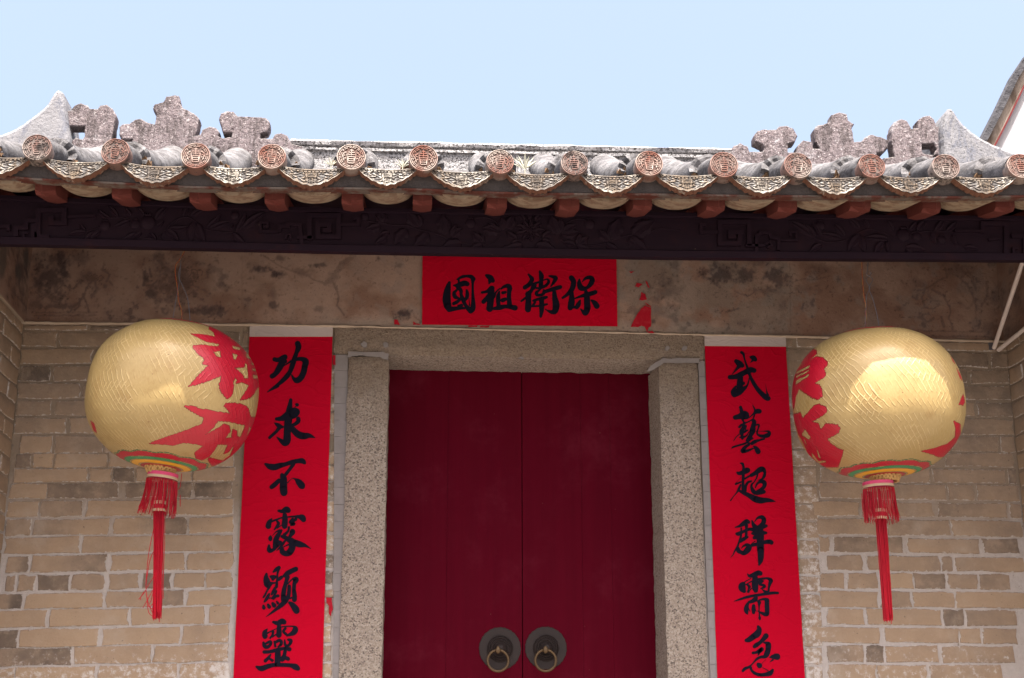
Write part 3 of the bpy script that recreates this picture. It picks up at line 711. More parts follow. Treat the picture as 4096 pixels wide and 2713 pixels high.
# ---- stone door frame
def rough_block(x0, x1, y0, y1, z0, z1, step, amp, groove=None, parent=None, name='stone', mat='granite', bev=.012):
    """block with a subdivided front, eroded arrises"""
    nx = max(3, int((x1 - x0) / step)); nz = max(3, int((z1 - z0) / step)); ny = max(3, int((y1 - y0) / step))
    m = MB()
    def er(p):
        v = Vector(p) * 30
        return Vector(p) + Vector((noise.noise(v), noise.noise(v + Vector((9, 3, 1))), noise.noise(v + Vector((2, 7, 5))))) * amp + \
            Vector((noise.noise(v * .3), 0, noise.noise(v * .3 + Vector((5, 5, 5))))) * amp * .9
    def rnd_(x, y, z):
        # round the front arrises
        dx = min(x - x0, x1 - x); dz = min(z - z0, z1 - z)
        o = 0
        if dx < bev: o += (bev - dx) ** 2 / bev * .6
        if dz < bev: o += (bev - dz) ** 2 / bev * .6
        if groove: o += groove(x, z)
        return er((x, y + (o if y == y0 else 0), z))
    m.grid(lambda i, j: rnd_(x0 + (x1 - x0) * i / (nx - 1), y0, z0 + (z1 - z0) * j / (nz - 1)), nx, nz)
    m.grid(lambda i, j: rnd_(x0 + (x1 - x0) * i / (nx - 1), y0 + (y1 - y0) * j / (ny - 1), z0), nx, ny)
    m.grid(lambda i, j: rnd_(x0 + (x1 - x0) * i / (nx - 1), y0 + (y1 - y0) * j / (ny - 1), z1), nx, ny)
    m.grid(lambda i, j: rnd_(x0, y0 + (y1 - y0) * j / (ny - 1), z0 + (z1 - z0) * i / (nz - 1)), nz, ny)
    m.grid(lambda i, j: rnd_(x1, y0 + (y1 - y0) * j / (ny - 1), z0 + (z1 - z0) * i / (nz - 1)), nz, ny)
    return m.build(name, M[mat], parent, smooth=True)
FY = -0.022
gz = at(2048, 1404, FY).z
def lintel_groove(x, z):
    d = abs(z - gz)
    return (.006 if d < .006 else 0) + (.004 if z < gz else 0)
rough_block(xli0, xli1, FY, .27, zl0, zl1, .014, .004, lintel_groove, gate, 'lintel')
def jamb_groove(xg):
    def f(x, z):
        return .0035 if abs(x - xg) < .0045 else 0
    return f
zj = zl0 - .012
rough_block(xjl0, xjl1, FY - .004, .27, 0.0, zj, .015, .0035, jamb_groove(xjl1 - .045), gate, 'door_jamb')
rough_block(xjr0, xjr1, FY - .004, .27, 0.0, zj, .015, .0035, jamb_groove(xjr0 + .045), gate, 'door_jamb')
# mortar bedding between lintel and jambs, patched fixings, render strips beside the jambs
def ragged_patch(name, pts, Y, mat, parent, th=.004, amp=.004, sub=5, inset=.985):
    """flat patch with a ragged outline, given as world (x, z)"""
    out = []
    n = len(pts)
    for i in range(n):
        a, b = pts[i], pts[(i + 1) % n]
        for k in range(sub):
            f = k / sub
            out.append((a[0] + (b[0] - a[0]) * f + jit(amp), a[1] + (b[1] - a[1]) * f + jit(amp)))
    N = len(out); cx = sum(p[0] for p in out) / N; cz = sum(p[1] for p in out) / N
    m = MB()
    V = [(p[0], Y + th, p[1]) for p in out] + [(cx + (p[0] - cx) * inset, Y, cz + (p[1] - cz) * inset) for p in out]
    Fq = [(k, (k + 1) % N, N + (k + 1) % N, N + k) for k in range(N)] + [tuple(N + k for k in range(N))]
    m.add(V, Fq); return m.build(name, M[mat], parent)
ragged_patch('bedding_mortar', [(at(*CB(290, 335), FY).x, zl0 - .020), (at(*CB(300, 330), FY).x, zl0 + .006), (at(*CB(560, 335), FY).x, zl0 + .010), (at(*CB(640, 355), FY).x, zl0 + .001), (at(*CB(632, 395), FY).x, zl0 - .028), (at(*CB(560, 360), FY).x, zl0 - .014), (at(*CB(400, 345), FY).x, zl0 - .008)], FY - .006, 'render', gate, .004, .0035)
CD = crop(2100, 1250, 2.0906)
ragged_patch('bedding_mortar', [(at(*CD(1010, 495), FY).x, at(*CD(1010, 500), FY).z), (at(*CD(1060, 440), FY).x, at(*CD(1060, 440), FY).z), (at(*CD(1150, 375), FY).x, zl0 + .004), (at(*CD(1460, 372), FY).x, zl0 + .004), (at(*CD(1455, 410), FY).x, zl0 - .014), (at(*CD(1160, 415), FY).x, zl0 - .016), (at(*CD(1080, 480), FY).x, at(*CD(1080, 485), FY).z)], FY - .006, 'render', gate, .004, .0035)
for cc, x, y, r in ((CB, 430, 270, 26), (CB, 615, 272, 26), (CD, 1187, 305, 22), (CD, 1333, 300, 24), (CB, 1745, 385, 24)):
    a = at(*cc(x, y), FY); rr = r / 2.09 / 5700 * 6
    ragged_patch('mortar_plug', [(a.x + rr * math.cos(k) * (1.2 if y == 385 else 1), a.z + rr * math.sin(k) * (.45 if y == 385 else 1)) for k in np.linspace(0, 6.28, 9)[:-1]], FY - .006, 'render', gate, .006, .004, 2)
for (xa0, xa1, xb0, xb1) in ((1338, 1392, 1333, 1380), (2790, 2816, 2838, 2872)):
    z_top, z_bot = zl0 - .002, 0.0
    p0, p1 = at(xa0, 1440, 0), at(xa1, 1440, 0); q0, q1 = at(xb0, 2700, 0), at(xb1, 2700, 0)
    nst = 9 if True else 0
    zq = q0.z; hh = at(1340, 1600, 0).z - at(1340, 1666, 0).z
    z = z_top
    m = MB()
    xo = (lambda z: (p0.x + (q0.x - p0.x) * (z_top - z) / (z_top - zq), p1.x + (q1.x - p1.x) * (z_top - z) / (z_top - zq)))
    while z > .02:
        z2 = max(z - hh + .0008, 0.0); a0, a1 = xo(z); b0, b1 = xo(z2)
        ragged_patch('render_strip', [(b0, z2), (b1, z2), (a1, z), (a0, z)], -.012 + jit(.0004), 'render', gate, .006, .0007, 6, .995) if z > 1.6 else m.box((b0, -.012, z2), (b1, -.004, z))
        z = z2 - .0008
    o = m.build('render_strip', M['render'], gate)

# ---- double door
xd0, xd1 = at(1540, 2400, DOOR_Y).x - .04, at(2626, 2400, DOOR_Y).x + .04
xs_ = at(2089, 2200, DOOR_Y).x
zt_ = at(2048, 1484, DOOR_Y).z + .05
def bevel_box(m, x0, x1, y0, y1, z0, z1, b=.003):
    V = [(x0, y1, z0), (x1, y1, z0), (x1, y1, z1), (x0, y1, z1), (x0, y0 + b, z0), (x1, y0 + b, z0), (x1, y0 + b, z1), (x0, y0 + b, z1),
         (x0 + b, y0, z0 + b), (x1 - b, y0, z0 + b), (x1 - b, y0, z1 - b), (x0 + b, y0, z1 - b)]
    m.add(V, [(0, 1, 5, 4), (1, 2, 6, 5), (2, 3, 7, 6), (3, 0, 4, 7), (4, 5, 9, 8), (5, 6, 10, 9), (6, 7, 11, 10), (7, 4, 8, 11), (8, 9, 10, 11), (0, 3, 2, 1)])
m = MB(); m.box((xd0 - .02, DOOR_Y + .06, 0), (xd1 + .02, DOOR_Y + .09, zt_)); m.build('seam_light_block', M['wood'], gate)  # unseen backing, added to keep sky light out of the seam
knob = []
for side, (a, b), splits in (('l', (xd0, xs_ - .0015), (.48,)), ('r', (xs_ + .0015, xd1), (.42, .63))):
    root = MB(); root.box((a + .01, DOOR_Y + .012, .02), (b - .01, DOOR_Y + .05, zt_ - .01))
    leaf = root.build('door_leaf', M['door'], gate)
    es = [a] + [a + (b - a) * s_ for s_ in splits] + [b]
    for k in range(len(es) - 1):
        m = MB(); bevel_box(m, es[k] + .0002, es[k + 1] - .0002, DOOR_Y + jit(.0003), DOOR_Y + .0119, .02, zt_, .0006); m.build('door_plank', M['door'], leaf)
    knob.append(leaf)
KC = crop(1880, 2470, 5.638)
def knocker(cx, cy, leaf, rot0, ring_c):
    c = at(*KC(cx, cy), DOOR_Y); k = 1 / 5.638 / 5700 * 6.25
    Rp = 468 * k
    m = MB(); n = 144; prof = []
    for i in range(n):
        a = 2 * math.pi * i / n + rot0; l = (12 * (a - rot0) / (2 * math.pi)) % 1
        prof.append((a, Rp * (.955 + .055 * abs(math.sin(math.pi * l)) ** .6 - .03 * math.exp(-((l - .5) / .10) ** 2) + .035 * math.exp(-(min(l, 1 - l) / .05) ** 2))))
    V = [(c.x + r * math.cos(a), DOOR_Y - .0005, c.z + r * math.sin(a)) for a, r in prof] + [(c.x + r * .985 * math.cos(a), DOOR_Y - .004, c.z + r * .985 * math.sin(a)) for a, r in prof] + [(c.x, DOOR_Y - .005, c.z)]
    m.add(V, [(i, (i + 1) % n, n + (i + 1) % n, n + i) for i in range(n)] + [(n + i, n + (i + 1) % n, 2 * n) for i in range(n)])
    m.build('knocker_plate', M['bronze'], leaf, smooth=False)
    m = MB(); steps = [(1, .004), (.99, .013), (.93, .016), (.9, .012), (.80, .016), (.77, .021), (.70, .017), (.62, .020), (.59, .025), (.50, .021), (.42, .026), (.34, .033), (.22, .040), (.08, .042), (0.01, .042)]
    Rd = 285 * k; nn = 72
    m.grid(lambda i, j: (c.x + Rd * steps[j][0] * math.cos(2 * math.pi * i / nn), DOOR_Y - steps[j][1] - (.0012 if (i % 2 and 1 < j < 11) else 0), c.z + Rd * steps[j][0] * math.sin(2 * math.pi * i / nn)), nn, len(steps), closeu=True)
    m.build('knocker_boss', M['bronze'], leaf, smooth=False)
    rc = at(*KC(*ring_c), DOOR_Y - .045); m = MB()
    Rr, rr = 228 * k, 29 * k
    m.grid(lambda i, j: (rc.x + (Rr + rr * math.cos(2 * math.pi * j / 12)) * math.cos(2 * math.pi * i / 56), rc.y + rr * math.sin(2 * math.pi * j / 12), rc.z + (Rr + rr * math.cos(2 * math.pi * j / 12)) * math.sin(2 * math.pi * i / 56)), 56, 13, closeu=True)
    m.build('knocker_ring', M['brass'], leaf, smooth=True)
    lc = at(*KC(ring_c[0] + 30 * 0, ring_c[1] - 245), DOOR_Y - .055); m = MB()
    pr = [(0, 90), (22, 72), (48, 40), (62, 0), (58, -40), (36, -70), (0, -88)]
    m.grid(lambda i, j: (lc.x + pr[j][0] * k * math.cos(2 * math.pi * i / 14), lc.y + pr[j][0] * k * .6 * math.sin(2 * math.pi * i / 14), lc.z + pr[j][1] * k), 14, len(pr), closeu=True)
    m.build('knocker_lug', M['brass'], leaf, smooth=True)
knocker(675, 705, knob[0], R_(97), (632, 975))
knocker(1712, 690, knob[1], R_(92), (1705, 970))

# ---- carved beam under the eaves
bt = [(-700, 745), (0, 780), (1200, 829), (2000, 838), (3200, 857), (4096, 864), (4800, 866)]
bb = [(-700, 960), (0, 976), (1400, 1007.5), (2048, 1019.5), (2700, 1030.5), (4096, 1041), (4800, 1043)]
def interp_px(tab, px): return float(np.interp(px, [a for a, _ in tab], [b for _, b in tab]))
NB = 70
beam_px = np.linspace(-420, 4560, NB)
XB0, XB1 = XL - .30, XR + .30
def beam_line(f):
    o = []
    for px in beam_px:
        t_, b_ = interp_px(bt, px), interp_px(bb, px)
        o.append(at(px, t_ + (b_ - t_) * f, YB))
    return o
bl = {f: beam_line(f) for f in (0, 1)}
def beam_z(x, f):
    a = np.interp(x, [p.x for p in bl[0]], [p.z for p in bl[0]]); b = np.interp(x, [p.x for p in bl[1]], [p.z for p in bl[1]])
    return float(a + (b - a) * f)
prof = [(0, .05), (0, 0), (.085, 0), (.095, .004), (.105, .013), (.815, .013), (.83, .010), (.84, .002), (.85, 0), (.995, 0), (1.0, .004), (1.0, .034)]
m = MB(); xsb = np.linspace(XB0, XB1, 90)
m.grid(lambda i, j: (xsb[i], YB + prof[j][1], beam_z(xsb[i], prof[j][0]) + (noise.noise((xsb[i] * 5, j, 0)) * .001)), 90, len(prof))
m.grid(lambda i, j: (xsb[i], YB + .034, beam_z(xsb[i], j)), 90, 2)
beam = m.build('eave_beam', M['wood'], gate)
tag(beam, 'dark carved timber beam')
YP = YB + .013     # recessed field of the beam
def carve_pt(c, x, y): return at(*c(x, y), YP)
# leaf: shared meshes, unit length along +x
def leaf_mesh(w, lobed):
    m = MB(); n = 13
    def hw(u):
        b = math.sin(math.pi * u ** .8) ** .8 if 0 < u < 1 else 0
        if lobed: b *= .74 + .26 * abs(math.sin(u * math.pi * 2.6))
        return b * w / 2
    cols = [-1, -.55, 0, .55, 1]; hs = [0.0, .075, .05, .075, 0.0]
    V = []
    for i in range(n):
        u = i / (n - 1)
        for cidx, k in enumerate(cols):
            V.append((u, -(hs[cidx] * (1 - (2 * u - 1) ** 4) + .012) if hs[cidx] else .0, k * hw(u) + .05 * math.sin(u * 3.1)))
    Fq = [(i * 5 + k, (i + 1) * 5 + k, (i + 1) * 5 + k + 1, i * 5 + k + 1) for i in range(n - 1) for k in range(4)]
    m.add(V, Fq); return m.mesh('carved_leaf', M['wood'])
LEAF = {(False, 0): leaf_mesh(.36, False), (False, 1): leaf_mesh(.50, False), (True, 0): leaf_mesh(.62, True), (True, 1): leaf_mesh(.75, True)}
def put_leaf(c, bx, by, tx, ty, w, lob=False):
    a = carve_pt(c, bx, by); b = carve_pt(c, tx, ty); d = b - a; L = d.length
    w *= 1.3; ratio = w / max(20, math.hypot(tx - bx, ty - by))
    o = link('carved_leaf', LEAF[(lob, 1 if ratio > .36 else 0)], beam)
    o.location = a; o.rotation_euler = (0, -math.atan2(d.z, d.x), 0); o.scale = (L, max(.10, L * 1.1), L if random.random() < .5 else -L)
def branch(c, pts, w=9):
    P = [carve_pt(c, *p) + Vector((0, -.001, 0)) for p in pts]
    Q = []
    for i in range(len(P) - 1):
        p0 = P[max(i - 1, 0)]; p1 = P[i]; p2 = P[i + 1]; p3 = P[min(i + 2, len(P) - 1)]
        for k in range(5):
            t_ = k / 5; Q.append(.5 * ((2 * p1) + (p2 - p0) * t_ + (2 * p0 - 5 * p1 + 4 * p2 - p3) * t_ ** 2 + (3 * p1 - p0 - 3 * p2 + p3) * t_ ** 3))
    Q.append(P[-1]); m = MB(); r = w / 1.69 / 5700 * 5.2 / 2 * 1.5
    m.tube(Q, [r * (1 - .4 * i / len(Q)) for i in range(len(Q))], 7); m.build('carved_branch', M['wood'], beam, smooth=True)
def fruit(c, x, y, r):
    p = carve_pt(c, x, y); R0 = r / 1.69 / 5700 * 5.2; m = MB()
    m.grid(lambda i, j: (p.x + R0 * math.cos(math.pi / 2 * j / 5) * math.cos(2 * math.pi * i / 18), p.y - R0 * .42 * math.sin(math.pi / 2 * j / 5), p.z + R0 * math.cos(math.pi / 2 * j / 5) * math.sin(2 * math.pi * i / 18)), 18, 6, closeu=True)
    for k in (-1, 0, 1):
        q = p + Vector((k * R0 * .35, -R0 * .12, R0 * 1.15)); m.tube([p + Vector((k * R0 * .15, -R0 * .15, R0 * .85)), q], [R0 * .14, R0 * .2], 6)
    m.build('carved_fruit', M['wood'], beam, smooth=True)
def fret(c, pts, w):
    hw = w / 1.69 / 5700 * 5.2 / 2; m = MB()
    P = [carve_pt(c, *p) for p in pts]
    for k, (a, b) in enumerate(zip(P[:-1], P[1:])):
        d = (b - a); d.y = 0; d.normalize(); nrm = Vector((-d.z, 0, d.x)); yf = YB + .001 + .0004 * (k % 3)
        a2 = a - d * hw; b2 = b + d * hw
        q = [a2 + nrm * hw, b2 + nrm * hw, b2 - nrm * hw, a2 - nrm * hw]
        V = [(p.x, YP + .001, p.z) for p in q] + [(p.x * .999 + .001 * (a.x + b.x) / 2, yf, p.z) for p in q]
        m.add(V, [(0, 1, 5, 4), (1, 2, 6, 5), (2, 3, 7, 6), (3, 0, 4, 7), (4, 5, 6, 7)])
    m.build('carved_fret', M['wood'], beam)
BL = crop(0, 820, 1.6914); BM = crop(1300, 820, 1.6914); BR = crop(2700, 820, 1.6963)
for q in ((800, 85, 725, 5, 28), (745, 95, 660, 30, 24), (890, 75, 845, 15, 30), (975, 75, 930, 20, 28), (1050, 100, 1130, 15, 34), (1060, 150, 1110, 110, 28), (880, 100, 760, 155, 34), (580, 175, 540, 130, 26),
          (590, 185, 460, 205, 34), (640, 180, 565, 240, 30), (680, 175, 615, 245, 32), (930, 190, 820, 240, 36), (960, 185, 895, 225, 30), (1060, 250, 940, 245, 34), (1010, 190, 1060, 245, 30), (1120, 165, 1210, 245, 40),
          (1140, 160, 1280, 150, 38), (1240, 80, 1280, 10, 28), (1290, 80, 1390, 20, 32), (1320, 110, 1290, 260, 60), (1330, 120, 1390, 258, 50), (1400, 155, 1500, 60, 36), (1420, 165, 1560, 115, 34), (1560, 160, 1580, 130, 24),
          (1600, 180, 1665, 50, 34), (1640, 165, 1800, 50, 38), (1570, 190, 1665, 270, 40)): put_leaf(BL, *q)
for b in ([(700, 95), (800, 85), (880, 95)], [(1110, 258), (1085, 215), (1130, 160), (1180, 110), (1240, 85), (1300, 95), (1380, 160), (1480, 180), (1580, 185), (1640, 150)], [(560, 195), (620, 170), (680, 150)]): branch(BL, b)
for f_ in ((1000, 120, 55), (915, 130, 36), (710, 140, 38), (1590, 70, 32)): fruit(BL, *f_)
for p, w in (([(320, 222), (262, 222), (262, 42), (438, 42), (438, 128), (350, 128), (350, 100)], 34), ([(470, 86), (640, 78)], 20), ([(235, 112), (180, 112), (180, 160), (112, 160), (112, 205)], 30), ([(235, 210), (235, 150)], 40), ([(-100, 150), (60, 150), (60, 170)], 24), ([(165, 235), (165, 195), (185, 195)], 14), ([(245, 235), (245, 195), (225, 195)], 14),
             ([(2095, 228), (2095, 78), (2292, 78), (2292, 222), (2152, 222), (2152, 140), (2228, 140), (2228, 178), (2200, 178)], 32), ([(2020, 225), (2110, 225)], 22), ([(1870, 186), (1762, 186), (1762, 125), (1812, 125), (1812, 152), (1792, 152)], 18), ([(1890, 178), (1900, 150), (1950, 150), (1950, 135), (2030, 140), (2042, 262)], 24), ([(1935, 230), (1940, 205), (1965, 205), (1968, 235)], 14)): fret(BL, p, w)
for q in ((390, 120, 370, 32, 40), (385, 125, 340, 70, 30), (390, 125, 412, 60, 30), (380, 135, 275, 165, 40), (640, 150, 560, 40, 55), (645, 150, 625, 65, 44), (700, 185, 600, 285, 60), (560, 165, 470, 270, 55), (440, 190, 372, 205, 34), (420, 215, 340, 262, 40),
          (800, 200, 790, 58, 55), (810, 205, 842, 105, 44), (850, 215, 932, 160, 48), (850, 205, 890, 130, 40), (930, 260, 788, 292, 44), (1070, 255, 995, 182, 40), (1070, 260, 1060, 195, 32), (1070, 265, 978, 297, 40), (1190, 180, 1058, 162, 48), (1180, 175, 1100, 120, 40),
          (1200, 175, 1195, 78, 52), (1220, 170, 1275, 65, 52), (1580, 200, 1528, 65, 54), (1585, 195, 1592, 88, 46), (1600, 200, 1722, 182, 48), (1600, 195, 1705, 135, 40), (1700, 265, 1732, 192, 42), (1705, 265, 1785, 212, 34), (1700, 275, 1792, 302, 40), (1690, 270, 1610, 258, 32),
          (1930, 245, 1848, 168, 54), (1935, 240, 1918, 140, 48), (1945, 240, 2000, 86, 58), (1900, 265, 1985, 304, 46), (2080, 205, 2160, 98, 54), (2090, 205, 2232, 108, 54), (2060, 215, 2182, 312, 58), (2050, 225, 2100, 290, 44), (1270, 292, 1178, 302, 40), (1340, 272, 1220, 290, 44), (1420, 275, 1555, 302, 48),
          (1300, 230, 1225, 180, 60), (1310, 240, 1255, 262, 55), (1470, 225, 1540, 180, 60), (1465, 240, 1525, 255, 55), (1350, 110, 1310, 55, 50), (1385, 105, 1380, 48, 50), (1420, 110, 1465, 60, 50)): put_leaf(BM, *q, lob=True)
for b in ([(290, 110), (390, 125), (480, 140), (560, 140), (640, 170), (720, 185), (800, 215), (870, 250), (980, 265), (1080, 268), (1150, 250), (1180, 210)], [(1190, 175), (1150, 110), (1080, 85), (1010, 90)],
          [(1600, 205), (1600, 240), (1680, 270), (1800, 275), (1900, 260), (1960, 230), (2060, 205), (2180, 190), (2260, 160), (2400, 172)], [(1560, 200), (1640, 120), (1720, 95), (1780, 110)]): branch(BM, b, 10)
for f_ in ((985, 125, 38), (1790, 130, 40), (270, 78, 30), (360, 255, 24)): fruit(BM, *f_)
for ringr, npet, pl, hgt in ((78, 9, 46, 0), (48, 8, 40, 1), (18, 5, 36, 2)):       # peony: rings of petals
    for k in range(npet):
        a = 2 * math.pi * k / npet + .3 * hgt; cx, cy = 1385, 172
        put_leaf(BM, cx + math.cos(a) * ringr * .35, cy + math.sin(a) * ringr * .35, cx + math.cos(a) * (ringr + pl * .5), cy + math.sin(a) * (ringr + pl * .5) * .8, 70, True)
        beam.children[-1].location.y -= .002 * hgt if False else 0
fruit(BM, 1385, 178, 34)
fret(BM, [(118, 138), (225, 138), (225, 95), (205, 95)], 24)
for q in ((930, 210, 770, 110, 40), (950, 225, 870, 130, 36), (990, 215, 930, 120, 30), (1060, 230, 1030, 190, 34), (1130, 230, 980, 200, 36), (1150, 215, 1075, 130, 36), (1250, 160, 1175, 95, 36), (1310, 160, 1270, 88, 36), (1480, 180, 1430, 103, 34), (1450, 235, 1280, 225, 40),
          (1260, 200, 1170, 320, 50), (1265, 210, 1290, 330, 50), (1420, 245, 1350, 335, 40), (1440, 245, 1450, 330, 44), (1590, 170, 1640, 110, 30), (1640, 180, 1700, 105, 34), (1760, 180, 1820, 95, 34), (1840, 180, 1910, 110, 34), (1740, 180, 1770, 270, 46), (1880, 200, 1910, 280, 36),
          (1960, 290, 2060, 305, 34), (1560, 290, 1700, 310, 40), (1560, 300, 1620, 335, 40), (1000, 265, 910, 330, 36)): put_leaf(BR, *q)
for b in ([(870, 150), (960, 230), (1060, 255), (1160, 235), (1260, 180), (1330, 165), (1420, 190), (1480, 220)], [(1600, 190), (1720, 180), (1890, 180)], [(1880, 200), (1920, 260), (1970, 290)]): branch(BR, b)
for f_ in ((1550, 205, 52), (1640, 215, 36), (1810, 235, 34), (985, 140, 38)): fruit(BR, *f_)
for p, w in (([(500, 268), (500, 122), (302, 122), (302, 268), (430, 268), (445, 190), (372, 190), (372, 220), (395, 220)], 32), ([(485, 280), (600, 280)], 20), ([(200, 140), (175, 140), (175, 190), (280, 190)], 24), ([(550, 310), (550, 222), (580, 195), (640, 195), (650, 225), (700, 235), (700, 300)], 24), ([(720, 245), (822, 245), (822, 188), (780, 188), (780, 208)], 18), ([(610, 270), (640, 255), (652, 280), (630, 292)], 13),
             ([(1900, 182), (2060, 182)], 18), ([(2190, 232), (2130, 240)], 20), ([(2082, 182), (2082, 132), (2242, 132), (2242, 345)], 34), ([(2290, 215), (2368, 215), (2368, 345)], 30), ([(2290, 345), (2290, 300), (2320, 300)], 16)): fret(BR, p, w)

# ---- rafters and roof underside
disc_px = [(85, 340), (266, 349), (452, 359), (628, 361), (812, 362), (979, 365), (1156, 373), (1328, 376), (1501, 377), (1674, 380), (1845, 382), (2016, 383), (2187, 385), (2360, 383)]
S = 1.7305
discs = [at(x * S, y * S, YE) for x, y in disc_px]
discs = [discs[0] + (discs[0] - discs[1]) + Vector((0, 0, .012))] + discs
discs = [discs[0] + (discs[0] - discs[1]) + Vector((0, 0, .012))] + discs + [discs[-1] + (discs[-1] - discs[-2])]
discs = discs + [discs[-1] + (discs[-1] - discs[-2])]
dxs = [d.x for d in discs]; dzs = [d.z for d in discs]
def zeave(x): return float(np.interp(x, dxs, dzs))
TE = math.tan(R_(15))
roof = MB()
def zdeck(x, y):          # top of the roof boards
    zr = zridge(x) - .10
    s = (y - YE) / (YR - YE); z0 = zeave(x) - .055
    return z0 + TE * (y - YE) + max(0, s - .25) ** 1.6 * ((zr - z0 - TE * (YR - YE)) / .75 ** 1.6)
_rg = (at(1176, 583, YR), at(2924, 619, YR))
def zridge(x):
    a, b = _rg; return a.z + (b.z - a.z) * (x - a.x) / (b.x - a.x)
x0r, x1r = dxs[0] - .1, dxs[-1] + .1
roof.grid(lambda i, j: (x0r + (x1r - x0r) * i / 60, YE + .10 + (YR - YE - .10) * j / 14, zdeck(x0r + (x1r - x0r) * i / 60, YE + .10 + (YR - YE - .10) * j / 14)), 61, 15)
roof.grid(lambda i, j: (x0r + (x1r - x0r) * i / 60, YE + .10 + (YR - YE - .10) * j / 14, zdeck(x0r + (x1r - x0r) * i / 60, YE + .10 + (YR - YE - .10) * j / 14) - .025), 61, 15)
# back slope
roof.grid(lambda i, j: (x0r + (x1r - x0r) * i / 20, YR + 1.3 * j, zridge(x0r + (x1r - x0r) * i / 20) - .10 - .75 * j), 21, 2)
roof = roof.build('roof', M['bedding'], gate); tag(roof, 'low tiled roof whitened with lime')
rm_cache = []
for i, d in enumerate(discs):
    w = .037 + jit(.003); h = .054; Lr = .95; y0 = -1.035 + jit(.008); zt = d.z - .062
    m = MB(); bow = .045
    def P_(x, y, z): return (d.x + x, y, z + TE * .8 * (y - y0))
    V = [P_(-w, y0, zt), P_(0, y0 - bow, zt + .002), P_(w, y0, zt), P_(w, y0, zt - h * .72), P_(0, y0 - bow * .9, zt - h * .95), P_(-w, y0, zt - h * .72),
         P_(-w, y0 + .02, zt - h), P_(w, y0 + .02, zt - h), P_(0, y0 + .012, zt - h * 1.12),
         P_(-w, y0 + Lr, zt), P_(w, y0 + Lr, zt), P_(w, y0 + Lr, zt - h), P_(-w, y0 + Lr, zt - h)]
    m.add(V, [(0, 1, 4, 5), (1, 2, 3, 4), (0, 9, 10, 2, 1), (5, 4, 8, 6), (4, 3, 7, 8), (6, 8, 7, 11, 12), (0, 5, 6, 12, 9), (2, 10, 11, 7, 3), (9, 12, 11, 10)])
    m.build('rafter', M['rafter'], gate)
# bedding mortar and the thin board along the eave
m = MB(); nn = 260; xe0, xe1 = dxs[0] - .08, dxs[-1] + .08
fp = [(.05, -.040), (.05, -.098), (.075, -.104), (.20, -.060)]
m.grid(lambda i, j: (xe0 + (xe1 - xe0) * i / nn, YE + fp[j][0] + noise.noise((i * .35, j * 3, 1)) * .006, zeave(xe0 + (xe1 - xe0) * i / nn) + fp[j][1] + noise.noise((i * .3, j, 7)) * .004), nn + 1, 4)
m.build('eave_bedding', M['bedding'], roof, smooth=True)
m = MB(); bp = [(.052, -.099), (.047, -.100), (.047, -.107), (.10, -.104)]
m.grid(lambda i, j: (xe0 + (xe1 - xe0) * i / 80, YE + bp[j][0], zeave(xe0 + (xe1 - xe0) * i / 80) + bp[j][1]), 81, 4)
m.build('eave_board', M['board'], roof)

